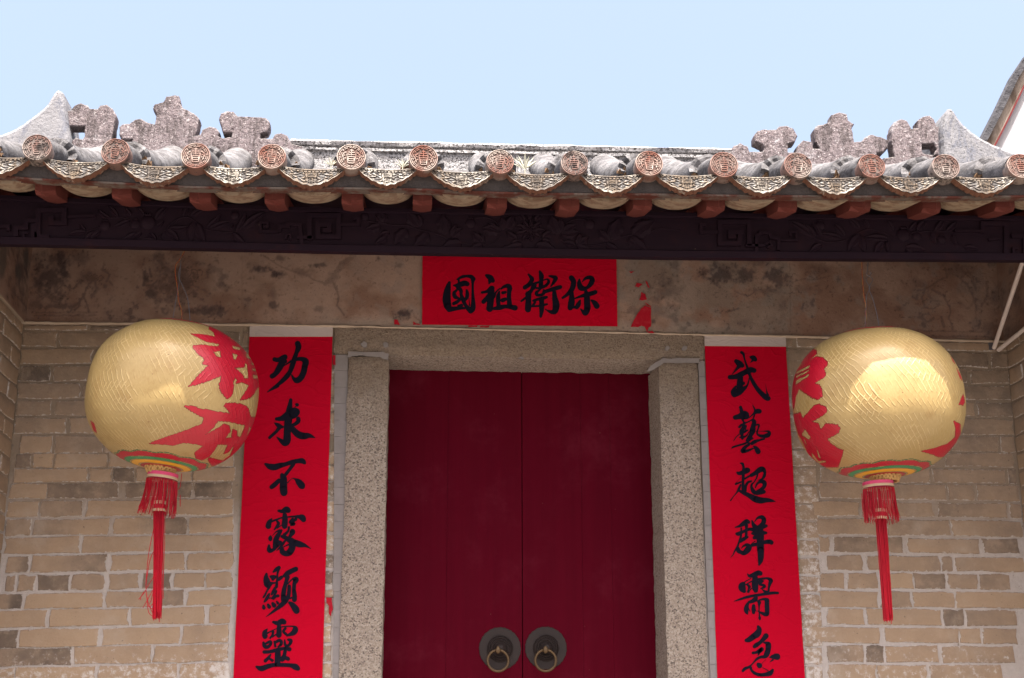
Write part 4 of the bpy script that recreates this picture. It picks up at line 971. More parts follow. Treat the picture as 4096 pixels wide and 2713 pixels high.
# ---- eave tiles
def disc_mesh(variant):
    rnd = random.Random(variant); Rr = .0515; m = MB()
    def ring(r, y): return [(r * math.cos(2 * math.pi * k / 40), y, r * math.sin(2 * math.pi * k / 40)) for k in range(40)]
    prof_ = [(Rr * 1.0, .055, .4), (Rr * 1.0, .004, .4), (Rr * .97, 0, .9), (Rr * .93, 0, .9), (Rr * .915, .004, .0), (.001, .004, .0)]
    m.grid(lambda i, j: (prof_[j][0] * math.cos(2 * math.pi * i / 40), prof_[j][1], prof_[j][0] * math.sin(2 * math.pi * i / 40)), 40, len(prof_), col=lambda i, j: (prof_[j][2], 0, 0), closeu=True)
    def bar(x0, z0, x1, z1, w=.0021, h=.0035):
        d = Vector((x1 - x0, 0, z1 - z0)); L = d.length; d.normalize(); nn = Vector((-d.z, 0, d.x)) * w / 2
        a, b = Vector((x0, 0, z0)), Vector((x1, 0, z1)); q = [a + nn, b + nn, b - nn, a - nn]
        V = [(p.x, .0042, p.z) for p in q] + [(p.x, .004 - h, p.z) for p in q]
        m.add(V, [(0, 1, 5, 4), (1, 2, 6, 5), (2, 3, 7, 6), (3, 0, 4, 7), (4, 5, 6, 7)], [(.15, 0, 0)] * 4 + [(1, 0, 0)] * 4)
    for k in range(8):       # meander border
        a0 = k * math.pi / 4 + .06; a1 = (k + 1) * math.pi / 4 - .06
        for r in (.83, .72):
            for s_ in range(4):
                b0 = a0 + (a1 - a0) * s_ / 4; b1 = a0 + (a1 - a0) * (s_ + 1) / 4
                if r == .72 and s_ in (1,): continue
                bar(Rr * r * math.cos(b0), Rr * r * math.sin(b0), Rr * r * math.cos(b1), Rr * r * math.sin(b1), .0019)
        bar(Rr * .72 * math.cos(a0), Rr * .72 * math.sin(a0), Rr * .83 * math.cos(a0), Rr * .83 * math.sin(a0), .0018)
    z = .5
    for wd in (.16, .30, .42, .42, .24, .34, .22):     # longevity emblem: stacked bars with a stem
        bar(-Rr * wd / 1.3, Rr * z, Rr * wd / 1.3, Rr * z, .0023); z -= .165
    bar(0, Rr * .58, 0, Rr * .1, .0022)
    for sx in (-1, 1):
        bar(sx * Rr * .32, Rr * .18, sx * Rr * .20, -Rr * .50, .0022); bar(sx * Rr * .20, -Rr * .06, sx * Rr * .20, -Rr * .42, .0018)
        for (u, v_) in ((.42, .30), (.55, .22), (.48, .08), (.58, -.02), (.42, -.14), (.52, -.24)):
            bar(sx * Rr * (u - .06), Rr * v_, sx * Rr * (u + .06), Rr * (v_ + rnd.uniform(-.05, .05)), .0026)
        bar(sx * Rr * .36, Rr * .36, sx * Rr * .62, Rr * .10, .0018); bar(sx * Rr * .62, Rr * .10, sx * Rr * .48, -Rr * .34, .0018)
    return m.mesh('tile_end', M['terracotta'])
DM = [disc_mesh(k) for k in range(3)]
for i, d in enumerate(discs):
    o = link('tile_end', DM[i % 3], roof); o.location = d; o.rotation_euler = (R_(-6 + jit(3)), R_(jit(5)), R_(jit(4)))
    o.scale = (1 + jit(.03),) * 3
    # round tile behind the disc
    m = MB(); nl, nr = 12, 20; L = .30
    def ft(i_, j_):
        s_ = j_ / (nl - 1); a = 2 * math.pi * i_ / nr; y = YE + .030 + (L - .03) * s_
        r = .0485 * (1 + .05 * noise.noise((i_ * .6, j_ * .5, i * 3.3))) + .004 * s_
        return (d.x + r * math.cos(a), y, d.z - .001 + TE * (y - YE) + r * math.sin(a))
    m.grid(ft, nr, nl, closeu=True); m.build('round_tile', M['lime'], roof, smooth=True)
    # lime-covered tile further up: wider, broken at its front
    m = MB(); nl, nr = 16, 17; ys = YE + .245
    rag = [jit(.018) for _ in range(nr)]
    def fh(i_, j_):
        s_ = j_ / (nl - 1); a = math.pi * (-.08 + 1.16 * i_ / (nr - 1)); y = ys + (YR - .03 - ys) * s_ + (rag[i_] * (1 - s_) ** 4)
        zc = zdeck(d.x, y) + .040 + .018 * (1 - s_)
        r = (.080 - .012 * s_) * (1 + .05 * noise.noise((i_ * .5, j_ * .7, i * 5.1)))
        return (d.x + r * math.cos(a), y, zc + r * math.sin(a) * .92)
    m.grid(fh, nr, nl); m.build('lime_capping', M['lime'], roof, smooth=True)
    m = MB()
    pts = [fh(k, 0) for k in range(nr)]; c0 = (d.x, ys - .012, zdeck(d.x, ys) + .04)
    inner = [(d.x + (p[0] - d.x) * .86, p[1] - .008, c0[2] + (p[2] - c0[2]) * .84) for p in pts]
    m.add(pts + inner + [c0], [(k, k + 1, nr + k + 1, nr + k) for k in range(nr - 1)] + [(nr + k, nr + k + 1, 2 * nr) for k in range(nr - 1)])
    m.build('capping_front', M['lime'], roof)
    m = MB()
    for sx in (-1, 1):
        for q in range(5):
            bx, bz = d.x + sx * (.060 + jit(.016)), zdeck(d.x, ys) + .030 + random.uniform(0, .035); w_ = random.uniform(.007, .014)
            m.add([(bx - w_, ys - .006, bz - .012), (bx + w_, ys - .010, bz - .014), (bx + w_ * .8, ys + .02, bz + .012), (bx - w_ * .6, ys + .015, bz + .016), (bx, ys - .016, bz + .004)], [(0, 1, 4), (1, 2, 4), (2, 3, 4), (3, 0, 4), (0, 3, 2, 1)])
    m.build('broken_tile_edge', M['clay'], roof)['kind'] = 'stuff'

def drip_height(u, v, ph):
    """moulded relief of the pendant: rim at the top, emblem in the middle, scrolls at the sides, beaded lower edge"""
    h = 0
    if v < .07: return 1.0
    if v < .10: return .15
    if v < .20: return .9 if (u * 9 + ph) % 1 > .22 else .2
    if v < .23: return .1
    if v > .90: return .85
    if abs(u) < .20 - .05 * (v - .2):
        k = (v - .23) / .67
        h = .95 if (k * 6.5) % 1 < .5 and abs(u) < .17 else .25
        if abs(abs(u) - .04) < .015 and k > .45: h = .9
        if abs(abs(u) - .15 + .05 * k) < .018: h = 1
        return h
    q = abs(u)
    s_ = math.sin((q - .2) * 26 + math.sin(v * 13 + ph) * 2.2) * math.cos(v * 15 - q * 9 + ph)
    s_ += .5 * noise.noise((u * 9, v * 7, ph))
    return max(0, min(1, .42 + .75 * s_))
def drip_mesh(ph, W):
    m = MB(); nu, nv = 97, 33; Dp = .056
    def shp(u):
        b = 1 - abs(u) ** 1.75
        return Dp * b * (1 - .07 * abs(math.sin(u * math.pi * 4)) ** 2) + .009
    def top(u): return -.012 * (1 - u * u) - .030
    hh = {}
    def fn(i, j):
        u = -1 + 2 * i / (nu - 1); v = j / (nv - 1); h = drip_height(u, v, ph); hh[(i, j)] = h
        z = top(u) - shp(u) * v; y = -h * .0042 - .012 * v - .004 * math.cos(u * 1.5)
        return (u * W / 2, y, z)
    vs = [fn(i, j) for j in range(nv) for i in range(nu)]
    fs = [(j * nu + i, j * nu + i + 1, (j + 1) * nu + i + 1, (j + 1) * nu + i) for j in range(nv - 1) for i in range(nu - 1)]
    m.add(vs, fs, [(hh[(i, j)], 0, 0) for j in range(nv) for i in range(nu)])
    # top thickness
    m.add([vs[i] for i in range(nu)] + [(vs[i][0], .05, vs[i][2] + .006) for i in range(nu)], [(i, i + 1, nu + i + 1, nu + i) for i in range(nu - 1)], [(.6, 0, 0)] * (2 * nu))
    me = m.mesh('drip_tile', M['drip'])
    l = MB()
    def fl(i, j):
        u = -1 + 2 * i / 48; yy = (-.011, .010, .016)[j]; ex = (0.0, .008, .003)[j]
        wv = .0025 * math.sin(u * 40) if j else 0
        return (u * (W / 2 + ex), yy + (-.001 if j == 0 else 0), top(u) - shp(u) - ex + wv if j else top(u) - shp(u) + .001)
    l.grid(fl, 49, 3)
    l.grid(lambda i, j: ((-1 + 2 * i / 48) * (W / 2 + .004), .016 + .03 * j, top(-1 + 2 * i / 48) - shp(-1 + 2 * i / 48) - .004 + .012 * j), 49, 2)
    return me, l.mesh('tile_lip', M['lip'])
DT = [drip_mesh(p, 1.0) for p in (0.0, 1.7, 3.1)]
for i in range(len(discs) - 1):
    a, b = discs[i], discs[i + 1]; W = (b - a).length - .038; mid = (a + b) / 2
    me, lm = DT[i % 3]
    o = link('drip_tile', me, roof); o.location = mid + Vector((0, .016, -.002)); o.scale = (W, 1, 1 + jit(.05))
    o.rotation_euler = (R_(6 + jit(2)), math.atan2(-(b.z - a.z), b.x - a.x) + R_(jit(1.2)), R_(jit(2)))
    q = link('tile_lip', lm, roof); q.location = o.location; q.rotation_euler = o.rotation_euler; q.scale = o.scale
    # pan tile: shallow trough, seen from below
    m = MB(); Wd = (b - a).length * .5 - .030
    def fb(i_, j_):
        u = -1 + 2 * i_ / 24; y = YE + .082 + .17 * j_ / 6
        return (mid.x + u * Wd, y, mid.z - .052 - .068 * math.sqrt(max(0, 1 - (u * .97) ** 2)) + TE * .75 * (y - YE - .08) + (b.z - a.z) * u / 2)
    m.grid(fb, 25, 7)
    m.grid(lambda i_, j_: tuple(Vector(fb(i_, 0)) + Vector((0, .002 * j_, .014 * j_))), 25, 2)
    m.build('pan_tile', M['belly'], roof, smooth=True)
    # limed valley between two rows of round tiles
    m = MB()
    def fv(i_, j_):
        u = -1 + 2 * i_ / 10; s_ = j_ / 14; y = YE + .05 + (YR - .02 - YE - .05) * s_; x = mid.x + u * ((b - a).length / 2)
        return (x, y, zdeck(x, y) + .012 + .02 * u * u + .006 * noise.noise((x * 20, y * 20, 2)) - (.0 if s_ else .01))
    m.grid(fv, 11, 15); m.build('valley_tile', M['lime'], roof, smooth=True)

# ---- ridge, its ornaments and the two upturned ends
ridge_x0, ridge_x1 = at(60, 560, YR).x, at(4040, 640, YR).x
m = MB(); rp = [(-.085, -.30), (-.085, -.062), (-.098, -.058), (-.098, -.047), (-.080, -.044), (-.080, -.036), (-.095, -.032), (-.100, -.018), (-.085, -.006), (-.05, .0), (0, .003), (.08, 0), (.10, -.03), (.085, -.30)]
nr_ = 160
_ra, _rb = at(1150, 583, YR).x, at(2930, 619, YR).x
def ridge_drop(x): return .050 if (x < _ra or x > _rb) else 0.0
m.grid(lambda i, j: (ridge_x0 + (ridge_x1 - ridge_x0) * i / nr_, YR + rp[j][0] + noise.noise((i * .31, j * .9, 4)) * .005, zridge(ridge_x0 + (ridge_x1 - ridge_x0) * i / nr_) + rp[j][1] + noise.noise((i * .25, j * .9, 9)) * .005 - ridge_drop(ridge_x0 + (ridge_x1 - ridge_x0) * i / nr_)), nr_ + 1, len(rp))
ridge = m.build('ridge', M['ridge'], gate, smooth=False); tag(ridge, 'lime ridge speckled black with lichen')
def resample(P, step):
    out = []
    n = len(P)
    for i in range(n):
        a, b = Vector(P[i]), Vector(P[(i + 1) % n]); L = (b - a).length; k = max(1, int(L / step))
        for q in range(k): out.append(a + (b - a) * q / k)
    return out
def chaikin(P, it=1):
    for _ in range(it):
        Q = []
        for i in range(len(P)):
            a, b = Vector(P[i]), Vector(P[(i + 1) % len(P)]); Q += [a * .75 + b * .25, a * .25 + b * .75]
        P = Q
    return P
def slab(name, poly_px, conv, Y0, Y1, mat, parent, step=.008, amp=.0045, bev=.006, smooth_it=1):
    """silhouette with its real thickness: front, rounded arris, sides, back"""
    Yc = Y0
    P = [at(*conv(x, y), Yc) for x, y in poly_px]; P = [Vector((p.x, p.z)) for p in P]
    P = resample(chaikin(P, smooth_it), step)
    area = sum(P[i].x * P[(i + 1) % len(P)].y - P[(i + 1) % len(P)].x * P[i].y for i in range(len(P)))
    if area < 0: P = P[::-1]
    P = [p + Vector((noise.noise((p.x * 40, p.y * 40, 1)), noise.noise((p.x * 40, p.y * 40, 8)))) * amp for p in P]
    n = len(P)
    nrm = []
    for i in range(n):
        d = P[(i + 1) % n] - P[i - 1]; nrm.append(Vector((-d.y, d.x)).normalized() if d.length > 1e-9 else Vector((0, 0)))
    m = MB(); layers = [(Y0, bev), (Y0 + bev * .4, bev * .35), (Y0 + bev * 1.3, 0), (Y0 + (Y1 - Y0) * .5, -.001), (Y1 - bev, 0), (Y1, bev)]
    V = []
    for y, ins_ in layers:
        for p, q in zip(P, nrm):
            w = p + q * ins_; V.append((w.x, y, w.y))
    Fq = [(l * n + k, l * n + (k + 1) % n, (l + 1) * n + (k + 1) % n, (l + 1) * n + k) for l in range(len(layers) - 1) for k in range(n)]
    m.add(V, Fq)
    me = bpy.data.meshes.new(name)
    # caps by triangulating the outline
    from mathutils.geometry import tessellate_polygon
    for l in (0, len(layers) - 1):
        tri = tessellate_polygon([[Vector((V[l * n + k][0], V[l * n + k][2], 0)) for k in range(n)]])
        m.f.extend([tuple(l * n + k for k in t_) for t_ in tri])
    return m.build(name, M[mat], parent, smooth=False, recalc=True)
G1 = crop(0, 330, 1.9733); G2 = crop(2900, 200, 1.7425)
YO = YR - .118
slab('ridge_ornament', [(490, 220), (560, 220), (585, 180), (640, 157), (690, 182), (705, 206), (770, 208), (790, 178), (835, 168), (890, 205), (915, 255), (905, 320), (885, 440), (870, 600), (560, 600), (568, 450), (600, 434), (652, 446), (668, 420), (668, 347), (540, 347), (490, 322)], G1, YO, YO + .075, 'stucco', ridge, smooth_it=0)
slab('ridge_ornament', [(938, 350), (960, 328), (1020, 320), (1060, 290), (1110, 282), (1160, 308), (1225, 328), (1237, 255), (1206, 205), (1220, 168), (1280, 150), (1310, 108), (1380, 94), (1414, 106), (1420, 165), (1450, 200), (1530, 240), (1574, 290), (1560, 370), (1535, 415), (1580, 412), (1600, 370), (1650, 344), (1700, 355), (1732, 392), (1722, 425), (1745, 432), (1825, 432), (1830, 402), (1760, 390), (1745, 345), (1728, 290), (1745, 243), (1790, 222), (1840, 224), (1880, 263), (2000, 268), (2095, 274), (2128, 312), (2130, 352), (2110, 388), (2060, 412), (2055, 440), (2150, 440), (2172, 405), (2220, 394), (2272, 420), (2300, 480), (2380, 500), (2380, 680), (1040, 650), (1040, 452), (965, 450), (942, 410)], G1, YO, YO + .075, 'stucco', ridge, smooth_it=0)
slab('ridge_ornament', [(-40, 770), (-10, 725), (50, 705), (50, 690), (62, 662), (110, 647), (155, 668), (172, 706), (265, 706), (270, 680), (262, 660), (210, 636), (204, 600), (225, 560), (280, 554), (360, 555), (380, 530), (430, 527), (480, 545), (507, 600), (490, 640), (440, 656), (440, 712), (498, 710), (508, 670), (550, 628), (612, 640), (616, 685), (660, 685), (630, 640), (624, 550), (640, 530), (740, 500), (745, 450), (800, 431), (855, 448), (860, 485), (902, 515), (885, 550), (896, 590), (902, 638), (950, 640), (980, 602), (1030, 587), (1142, 625), (1138, 680), (1100, 714), (1060, 716), (1060, 760), (1060, 860), (-40, 860)], G2, YO, YO + .075, 'stucco', ridge, smooth_it=0)
slab('ridge_ornament', [(1110, 752), (1182, 745), (1165, 660), (1160, 560), (1180, 500), (1230, 474), (1272, 490), (1302, 546), (1345, 540), (1343, 490), (1380, 460), (1432, 454), (1462, 480), (1476, 532), (1530, 528), (1530, 600), (1530, 740), (1495, 740), (1462, 725), (1475, 690), (1462, 655), (1374, 655), (1378, 718), (1455, 732), (1458, 860), (1110, 860)], G2, YO, YO + .075, 'stucco', ridge, smooth_it=0)
slab('ridge_end', [(548, 455), (530, 330), (515, 200), (503, 110), (490, 62), (455, 45), (425, 65), (385, 140), (300, 225), (200, 300), (100, 362), (0, 405), (-160, 450), (-420, 490), (-420, 700), (540, 700)], G1, YR - .17, YR + .12, 'horn', ridge, step=.014, amp=.003, bev=.02, smooth_it=1)
slab('ridge_end', [(1514, 540), (1528, 470), (1546, 418), (1570, 393), (1600, 412), (1640, 482), (1720, 560), (1800, 612), (1900, 662), (2084, 722), (2250, 770), (2400, 790), (2400, 920), (1530, 880), (1522, 700)], G2, YR - .17, YR + .12, 'horn', ridge, step=.014, amp=.003, bev=.02, smooth_it=1)

# porch ceiling boards (dark, between beam and back wall)
m = MB(); m.grid(lambda i, j: (XL - .3 + (XR - XL + .6) * i, YB + .05 + (.40 - YB - .05) * j, 3.66 + .12 * j), 2, 2); m.build('porch_ceiling', M['wood'], gate)

# ------------------------------------------------------------------ paper strips with brush writing
def smooth_stroke(st):
    P = [Vector(p) for p in st]
    if len(P) == 1: return P
    Q = []
    for i in range(len(P) - 1):
        p0 = P[max(i - 1, 0)]; p1 = P[i]; p2 = P[i + 1]; p3 = P[min(i + 2, len(P) - 1)]
        for k in range(6):
            t_ = k / 6; Q.append(.5 * ((2 * p1) + (p2 - p0) * t_ + (2 * p0 - 5 * p1 + 4 * p2 - p3) * t_ ** 2 + (3 * p1 - p0 - 3 * p2 + p3) * t_ ** 3))
    Q.append(P[-1]); return Q
def write_char(strokes, conv, Y, parent, ofs=Vector((0, 0, 0))):
    m = MB(); lay_ = 0
    for st in strokes:
        Q = smooth_stroke(st); y = Y - .0002 - .00003 * lay_; lay_ += 1
        def w(x, z):
            p = at(*conv(x, z), Y); return (p.x, y, p.z)
        # round blobs along the centre line keep the brush outline
        for k, q in enumerate(Q):
            r = max(2.5, q.z) * (1 + .05 * noise.noise((q.x * .03, q.y * .03, lay_)))
            if k in (0, len(Q) - 1) or r > 18:
                n = 14; V = [w(q.x + r * math.cos(2 * math.pi * a / n), q.y + r * math.sin(2 * math.pi * a / n)) for a in range(n)]
                V = [(v[0], v[1] - .000001 * k, v[2]) for v in V]; m.add(V, [tuple(range(n))])
        V = []
        for k, q in enumerate(Q):
            a, b = Q[max(k - 1, 0)], Q[min(k + 1, len(Q) - 1)]; d = Vector((b.x - a.x, b.y - a.y)); d = d.normalized() if d.length > 1e-6 else Vector((1, 0)); nn = Vector((-d.y, d.x))
            r = max(2.5, q.z) * (1 + .06 * noise.noise((q.x * .05, q.y * .05, lay_)))
            V += [w(q.x + nn.x * r, q.y + nn.y * r), w(q.x - nn.x * r, q.y - nn.y * r)]
        V = [(v[0], v[1] - .00002, v[2]) for v in V]
        m.add(V, [(2 * k, 2 * k + 1, 2 * k + 3, 2 * k + 2) for k in range(len(Q) - 1)])
    return m.build('character', M['ink'], parent)
def paper(name, corners, Y, mat, parent=None, nx=10, nz=30, th=.0012, wav=.0015):
    (a, b, c, d) = [at(x, y, Y) for x, y in corners]      # top-left, top-right, bottom-right, bottom-left
    m = MB()
    def fn(i, j, back=0):
        u, v = i / (nx - 1), j / (nz - 1); p = (a * (1 - u) + b * u) * (1 - v) + (d * (1 - u) + c * u) * v
        e = 1 if (i in (0, nx - 1) or j in (0, nz - 1)) else 0
        jx = noise.noise((v * 14, i, 2)) * .0018 if i in (0, nx - 1) else 0
        return (p.x + jx, Y + back * th - (.001 * e * (noise.noise((u * 6, v * 25, 5)) + .3) if not back else 0), p.z)
    m.grid(lambda i, j: fn(i, j), nx, nz)
    ed = [(i, 0) for i in range(nx)] + [(nx - 1, j) for j in range(1, nz)] + [(i, nz - 1) for i in range(nx - 2, -1, -1)] + [(0, j) for j in range(nz - 2, 0, -1)]
    V = [fn(*e) for e in ed] + [fn(*e, 1) for e in ed]; n = len(ed)
    m.add(V, [(k, (k + 1) % n, n + (k + 1) % n, n + k) for k in range(n)])
    return m.build(name, M[mat], parent, smooth=False)
YCP = -.016
def couplet(label, red, strip, chars):
    r = empty('couplet', (0, 0, 0)); tag(r, label, 'couplet', 'red couplet strips on either side of the door')
    b = paper('red_paper', red, YCP, 'redpaper', r); paper('paper_header', strip, YCP - .0015, 'paper', r, 10, 4)
    for st, cvn in chars: write_char(st, cvn, YCP - .0016, r)
    return r
sc6 = 6.5333
C1 = [[(380, 510, 58), (480, 525, 60), (600, 480, 78), (650, 450, 72)], [(560, 560, 80), (650, 560, 62)], [(570, 620, 90), (490, 760, 82), (400, 890, 66), (315, 950, 66)], [(640, 670, 14), (720, 620, 20), (820, 550, 30)],
      [(985, 100, 75), (1005, 200, 80), (960, 320, 55), (910, 470, 62), (860, 620, 70), (800, 800, 60), (720, 930, 65), (600, 1060, 58), (480, 1160, 44), (340, 1250, 24), (180, 1365, 5)], [(480, 1210, 30), (340, 1290, 18), (190, 1375, 4)],
      [(930, 510, 45), (1080, 500, 56), (1190, 560, 85), (1170, 700, 80), (1140, 850, 80), (1060, 1000, 80), (960, 1060, 76), (880, 1010, 42), (830, 920, 20)]]
C2 = [[(805, 65, 44), (785, 200, 62), (760, 350, 82), (745, 550, 100), (725, 750, 96), (712, 950, 95), (705, 1120, 102), (645, 1195, 82), (545, 1130, 52), (430, 1030, 8)], [(430, 565, 44), (560, 555, 66), (700, 490, 105), (850, 420, 142), (935, 385, 112)], [(1000, 560, 58), (1005, 620, 55), (930, 690, 50), (830, 740, 42)],
      [(820, 770, 62), (900, 880, 82), (1020, 980, 92), (1150, 1010, 90), (1280, 1000, 62), (1440, 1060, 10)], [(380, 670, 14), (470, 725, 56), (560, 770, 46), (610, 770, 20)], [(500, 800, 52), (420, 900, 40), (320, 990, 40), (250, 1055, 40)], [(935, 175, 20), (972, 195, 48)], [(930, 240, 12), (900, 275, 6)]]
C3 = [[(205, 370, 30), (320, 435, 75), (450, 450, 84), (600, 405, 70), (750, 370, 55), (900, 320, 60), (1050, 292, 60), (1170, 290, 72), (1235, 345, 38)], [(940, 370, 50), (850, 500, 44), (740, 640, 45)], [(640, 655, 50), (680, 740, 88), (680, 850, 96), (680, 1000, 102), (690, 1115, 96)], [(560, 800, 55), (460, 900, 64), (370, 970, 60)], [(790, 860, 14), (850, 795, 9), (920, 750, 10), (1000, 775, 32), (1080, 845, 80), (1150, 925, 92), (1180, 965, 62)]]
C4 = [[(550, 220, 34), (640, 235, 50), (750, 190, 82), (805, 210, 68)], [(712, 330, 60), (718, 450, 76), (710, 600, 78), (712, 645, 50)], [(375, 425, 16), (310, 520, 62), (285, 620, 76)], [(370, 500, 26), (500, 450, 26), (640, 400, 18), (800, 382, 20), (950, 370, 26), (1080, 375, 50), (1170, 400, 82), (1205, 455, 66)], [(510, 490, 28), (550, 555, 42), (500, 640, 34), (440, 710, 20)], [(640, 585, 12), (520, 675, 16)],
      [(920, 430, 34), (860, 520, 40), (950, 560, 46), (880, 590, 30)], [(1000, 440, 45), (940, 500, 30)], [(820, 650, 32), (800, 750, 30), (700, 850, 46)], [(345, 870, 14), (335, 940, 56), (338, 985, 34)], [(620, 735, 36), (545, 850, 60), (485, 970, 72), (470, 1080, 72), (450, 1150, 50)], [(390, 870, 7), (480, 775, 18), (580, 735, 34)], [(300, 1125, 30), (310, 1250, 64), (400, 1245, 46), (500, 1150, 46), (600, 1040, 44)], [(560, 1030, 42)],
      [(900, 740, 42), (915, 775, 74), (870, 860, 48), (820, 925, 40)], [(640, 890, 40), (740, 930, 56), (850, 990, 78), (980, 1055, 84), (1120, 1100, 80), (1250, 1130, 42), (1395, 1215, 7)], [(720, 1010, 30), (650, 1100, 38), (580, 1190, 28), (490, 1270, 5)], [(640, 1200, 50), (650, 1290, 70), (740, 1340, 72), (840, 1300, 88), (910, 1180, 86), (890, 1110, 80)], [(690, 1160, 14), (810, 1105, 22)]]
C5 = [[(300, 360, 28), (290, 460, 62), (310, 570, 92), (345, 650, 88), (430, 615, 40), (530, 600, 20)], [(400, 430, 24), (480, 455, 62), (560, 432, 22)], [(470, 500, 48)], [(625, 205, 52), (545, 260, 48), (480, 315, 24)], [(625, 220, 42), (590, 350, 28), (580, 500, 28), (570, 620, 36), (560, 705, 42)], [(620, 510, 46), (690, 455, 46)],
      [(370, 720, 34), (310, 820, 25), (260, 920, 28), (220, 980, 24)], [(370, 895, 30), (330, 975, 45), (290, 1040, 40), (250, 1090, 28)], [(380, 1005, 18), (420, 990, 14)], [(520, 745, 40), (460, 860, 40), (438, 905, 24)], [(555, 820, 34), (520, 900, 28), (440, 1005, 22)], [(480, 1005, 42), (560, 945, 34), (602, 940, 42)], [(222, 1195, 30), (232, 1255, 50)], [(342, 1170, 34), (372, 1228, 54)], [(465, 1140, 42), (502, 1190, 60)], [(565, 1090, 22), (598, 1132, 36)],
      [(765, 420, 44), (850, 350, 65), (980, 280, 64), (1070, 240, 62)], [(850, 450, 60), (800, 620, 50), (760, 780, 60), (742, 930, 64), (750, 1060, 66), (800, 1080, 60)], [(895, 690, 48), (890, 820, 50), (870, 950, 56), (800, 1070, 62), (700, 1170, 62), (580, 1270, 44), (450, 1370, 30), (280, 1495, 4)], [(985, 500, 26), (1070, 515, 74), (1030, 620, 54), (1018, 780, 52), (1035, 920, 62), (1030, 1040, 64)], [(855, 630, 18), (960, 515, 18)], [(920, 1005, 24), (960, 990, 20)], [(905, 1120, 40), (980, 1180, 70), (1060, 1280, 90), (1085, 1330, 82)]]
C6 = [[(580, 180, 34), (690, 205, 60), (790, 160, 72), (845, 180, 62)], [(720, 270, 50), (720, 400, 66), (715, 500, 70)], [(430, 345, 12), (365, 440, 60), (372, 530, 68)], [(430, 455, 20), (540, 395, 15), (650, 345, 12), (780, 300, 15), (950, 280, 15), (1080, 290, 24), (1125, 350, 68), (1090, 430, 70), (1000, 482, 44), (920, 510, 28)], [(570, 420, 38), (560, 490, 30), (500, 575, 24)], [(650, 480, 16), (560, 545, 16)], [(880, 330, 34), (830, 410, 34), (890, 475, 36)],
      [(335, 690, 34), (360, 770, 50), (430, 800, 44), (510, 730, 36), (500, 665, 40), (400, 705, 28)], [(605, 660, 24), (630, 780, 30)], [(620, 690, 34), (700, 640, 40), (770, 650, 40), (770, 730, 38), (700, 790, 22)], [(860, 620, 18), (868, 720, 34), (910, 775, 34), (990, 720, 38), (1010, 640, 48), (940, 612, 26)], [(350, 920, 44), (500, 910, 44), (700, 862, 48), (850, 830, 40), (980, 852, 52)], [(690, 900, 70), (690, 1030, 75), (680, 1170, 70), (660, 1230, 50)], [(510, 990, 24), (450, 1070, 38), (380, 1140, 44)], [(490, 1090, 28), (555, 1130, 36)], [(870, 900, 44), (850, 1000, 48), (800, 1100, 62)], [(880, 1060, 50), (945, 1090, 48)], [(160, 1285, 28), (280, 1330, 66), (430, 1280, 60), (600, 1240, 50), (800, 1240, 50), (1000, 1250, 50), (1130, 1290, 76), (1190, 1330, 54)]]
D1 = [[(560, 130, 38), (612, 180, 36), (640, 300, 24), (680, 430, 28), (730, 570, 36), (790, 760, 42), (870, 920, 50), (980, 1090, 56), (1110, 1230, 66), (1220, 1320, 70), (1265, 1335, 62)], [(1245, 1250, 38), (1218, 1130, 13), (1190, 950, 3)], [(775, 250, 14), (870, 275, 66), (920, 320, 54)], [(850, 345, 30), (790, 405, 5)], [(420, 360, 55), (510, 430, 82), (580, 475, 60)], [(490, 500, 52), (400, 610, 25), (310, 715, 4)],
      [(255, 780, 56), (400, 770, 66), (540, 710, 70), (680, 640, 70), (800, 590, 76), (895, 605, 60)], [(530, 800, 76), (520, 950, 86), (510, 1080, 82), (460, 1150, 76)], [(410, 1020, 24), (340, 1150, 58), (380, 1220, 88)], [(380, 1230, 78), (500, 1170, 80), (620, 1080, 58), (700, 1010, 28), (740, 920, 20), (765, 790, 12)], [(610, 940, 46)]]
D2 = [[(470, 190, 40), (490, 260, 46), (505, 350, 50), (515, 480, 38), (545, 560, 24), (560, 600, 24)], [(330, 460, 62), (450, 430, 76), (570, 400, 115), (620, 430, 78)], [(788, 135, 8), (820, 200, 20), (848, 280, 24), (835, 390, 20), (800, 490, 16), (700, 560, 18), (610, 600, 18)], [(695, 465, 12), (800, 375, 24), (900, 300, 62), (965, 300, 62)], [(440, 710, 32), (490, 660, 34), (560, 640, 30)], [(570, 600, 38), (540, 720, 40), (500, 830, 62), (510, 930, 40), (520, 1010, 36)], [(605, 690, 36), (590, 760, 28)], [(650, 795, 24), (560, 840, 38)], [(460, 880, 13), (360, 970, 14), (290, 1075, 10)], [(460, 980, 24), (560, 970, 28), (640, 920, 18), (690, 830, 9)],
      [(805, 545, 48), (830, 580, 55), (800, 700, 66), (780, 820, 76), (740, 920, 54), (700, 1010, 68), (650, 1060, 48)], [(740, 1000, 54), (785, 1010, 24)], [(870, 660, 18), (948, 650, 22), (935, 740, 20), (900, 850, 20), (935, 920, 30), (1050, 950, 44), (1170, 930, 60), (1220, 880, 50), (1195, 825, 30), (1060, 820, 9), (860, 822, 5)], [(245, 1260, 16), (290, 1230, 24), (420, 1190, 24), (560, 1150, 26), (660, 1110, 25), (690, 1150, 40)], [(1090, 1020, 24), (980, 1050, 28), (850, 1090, 46), (770, 1140, 46)], [(690, 1170, 34), (600, 1230, 44), (520, 1330, 52), (560, 1350, 44), (680, 1320, 34), (800, 1270, 18)], [(810, 1210, 14), (880, 1270, 56), (930, 1350, 70)]]
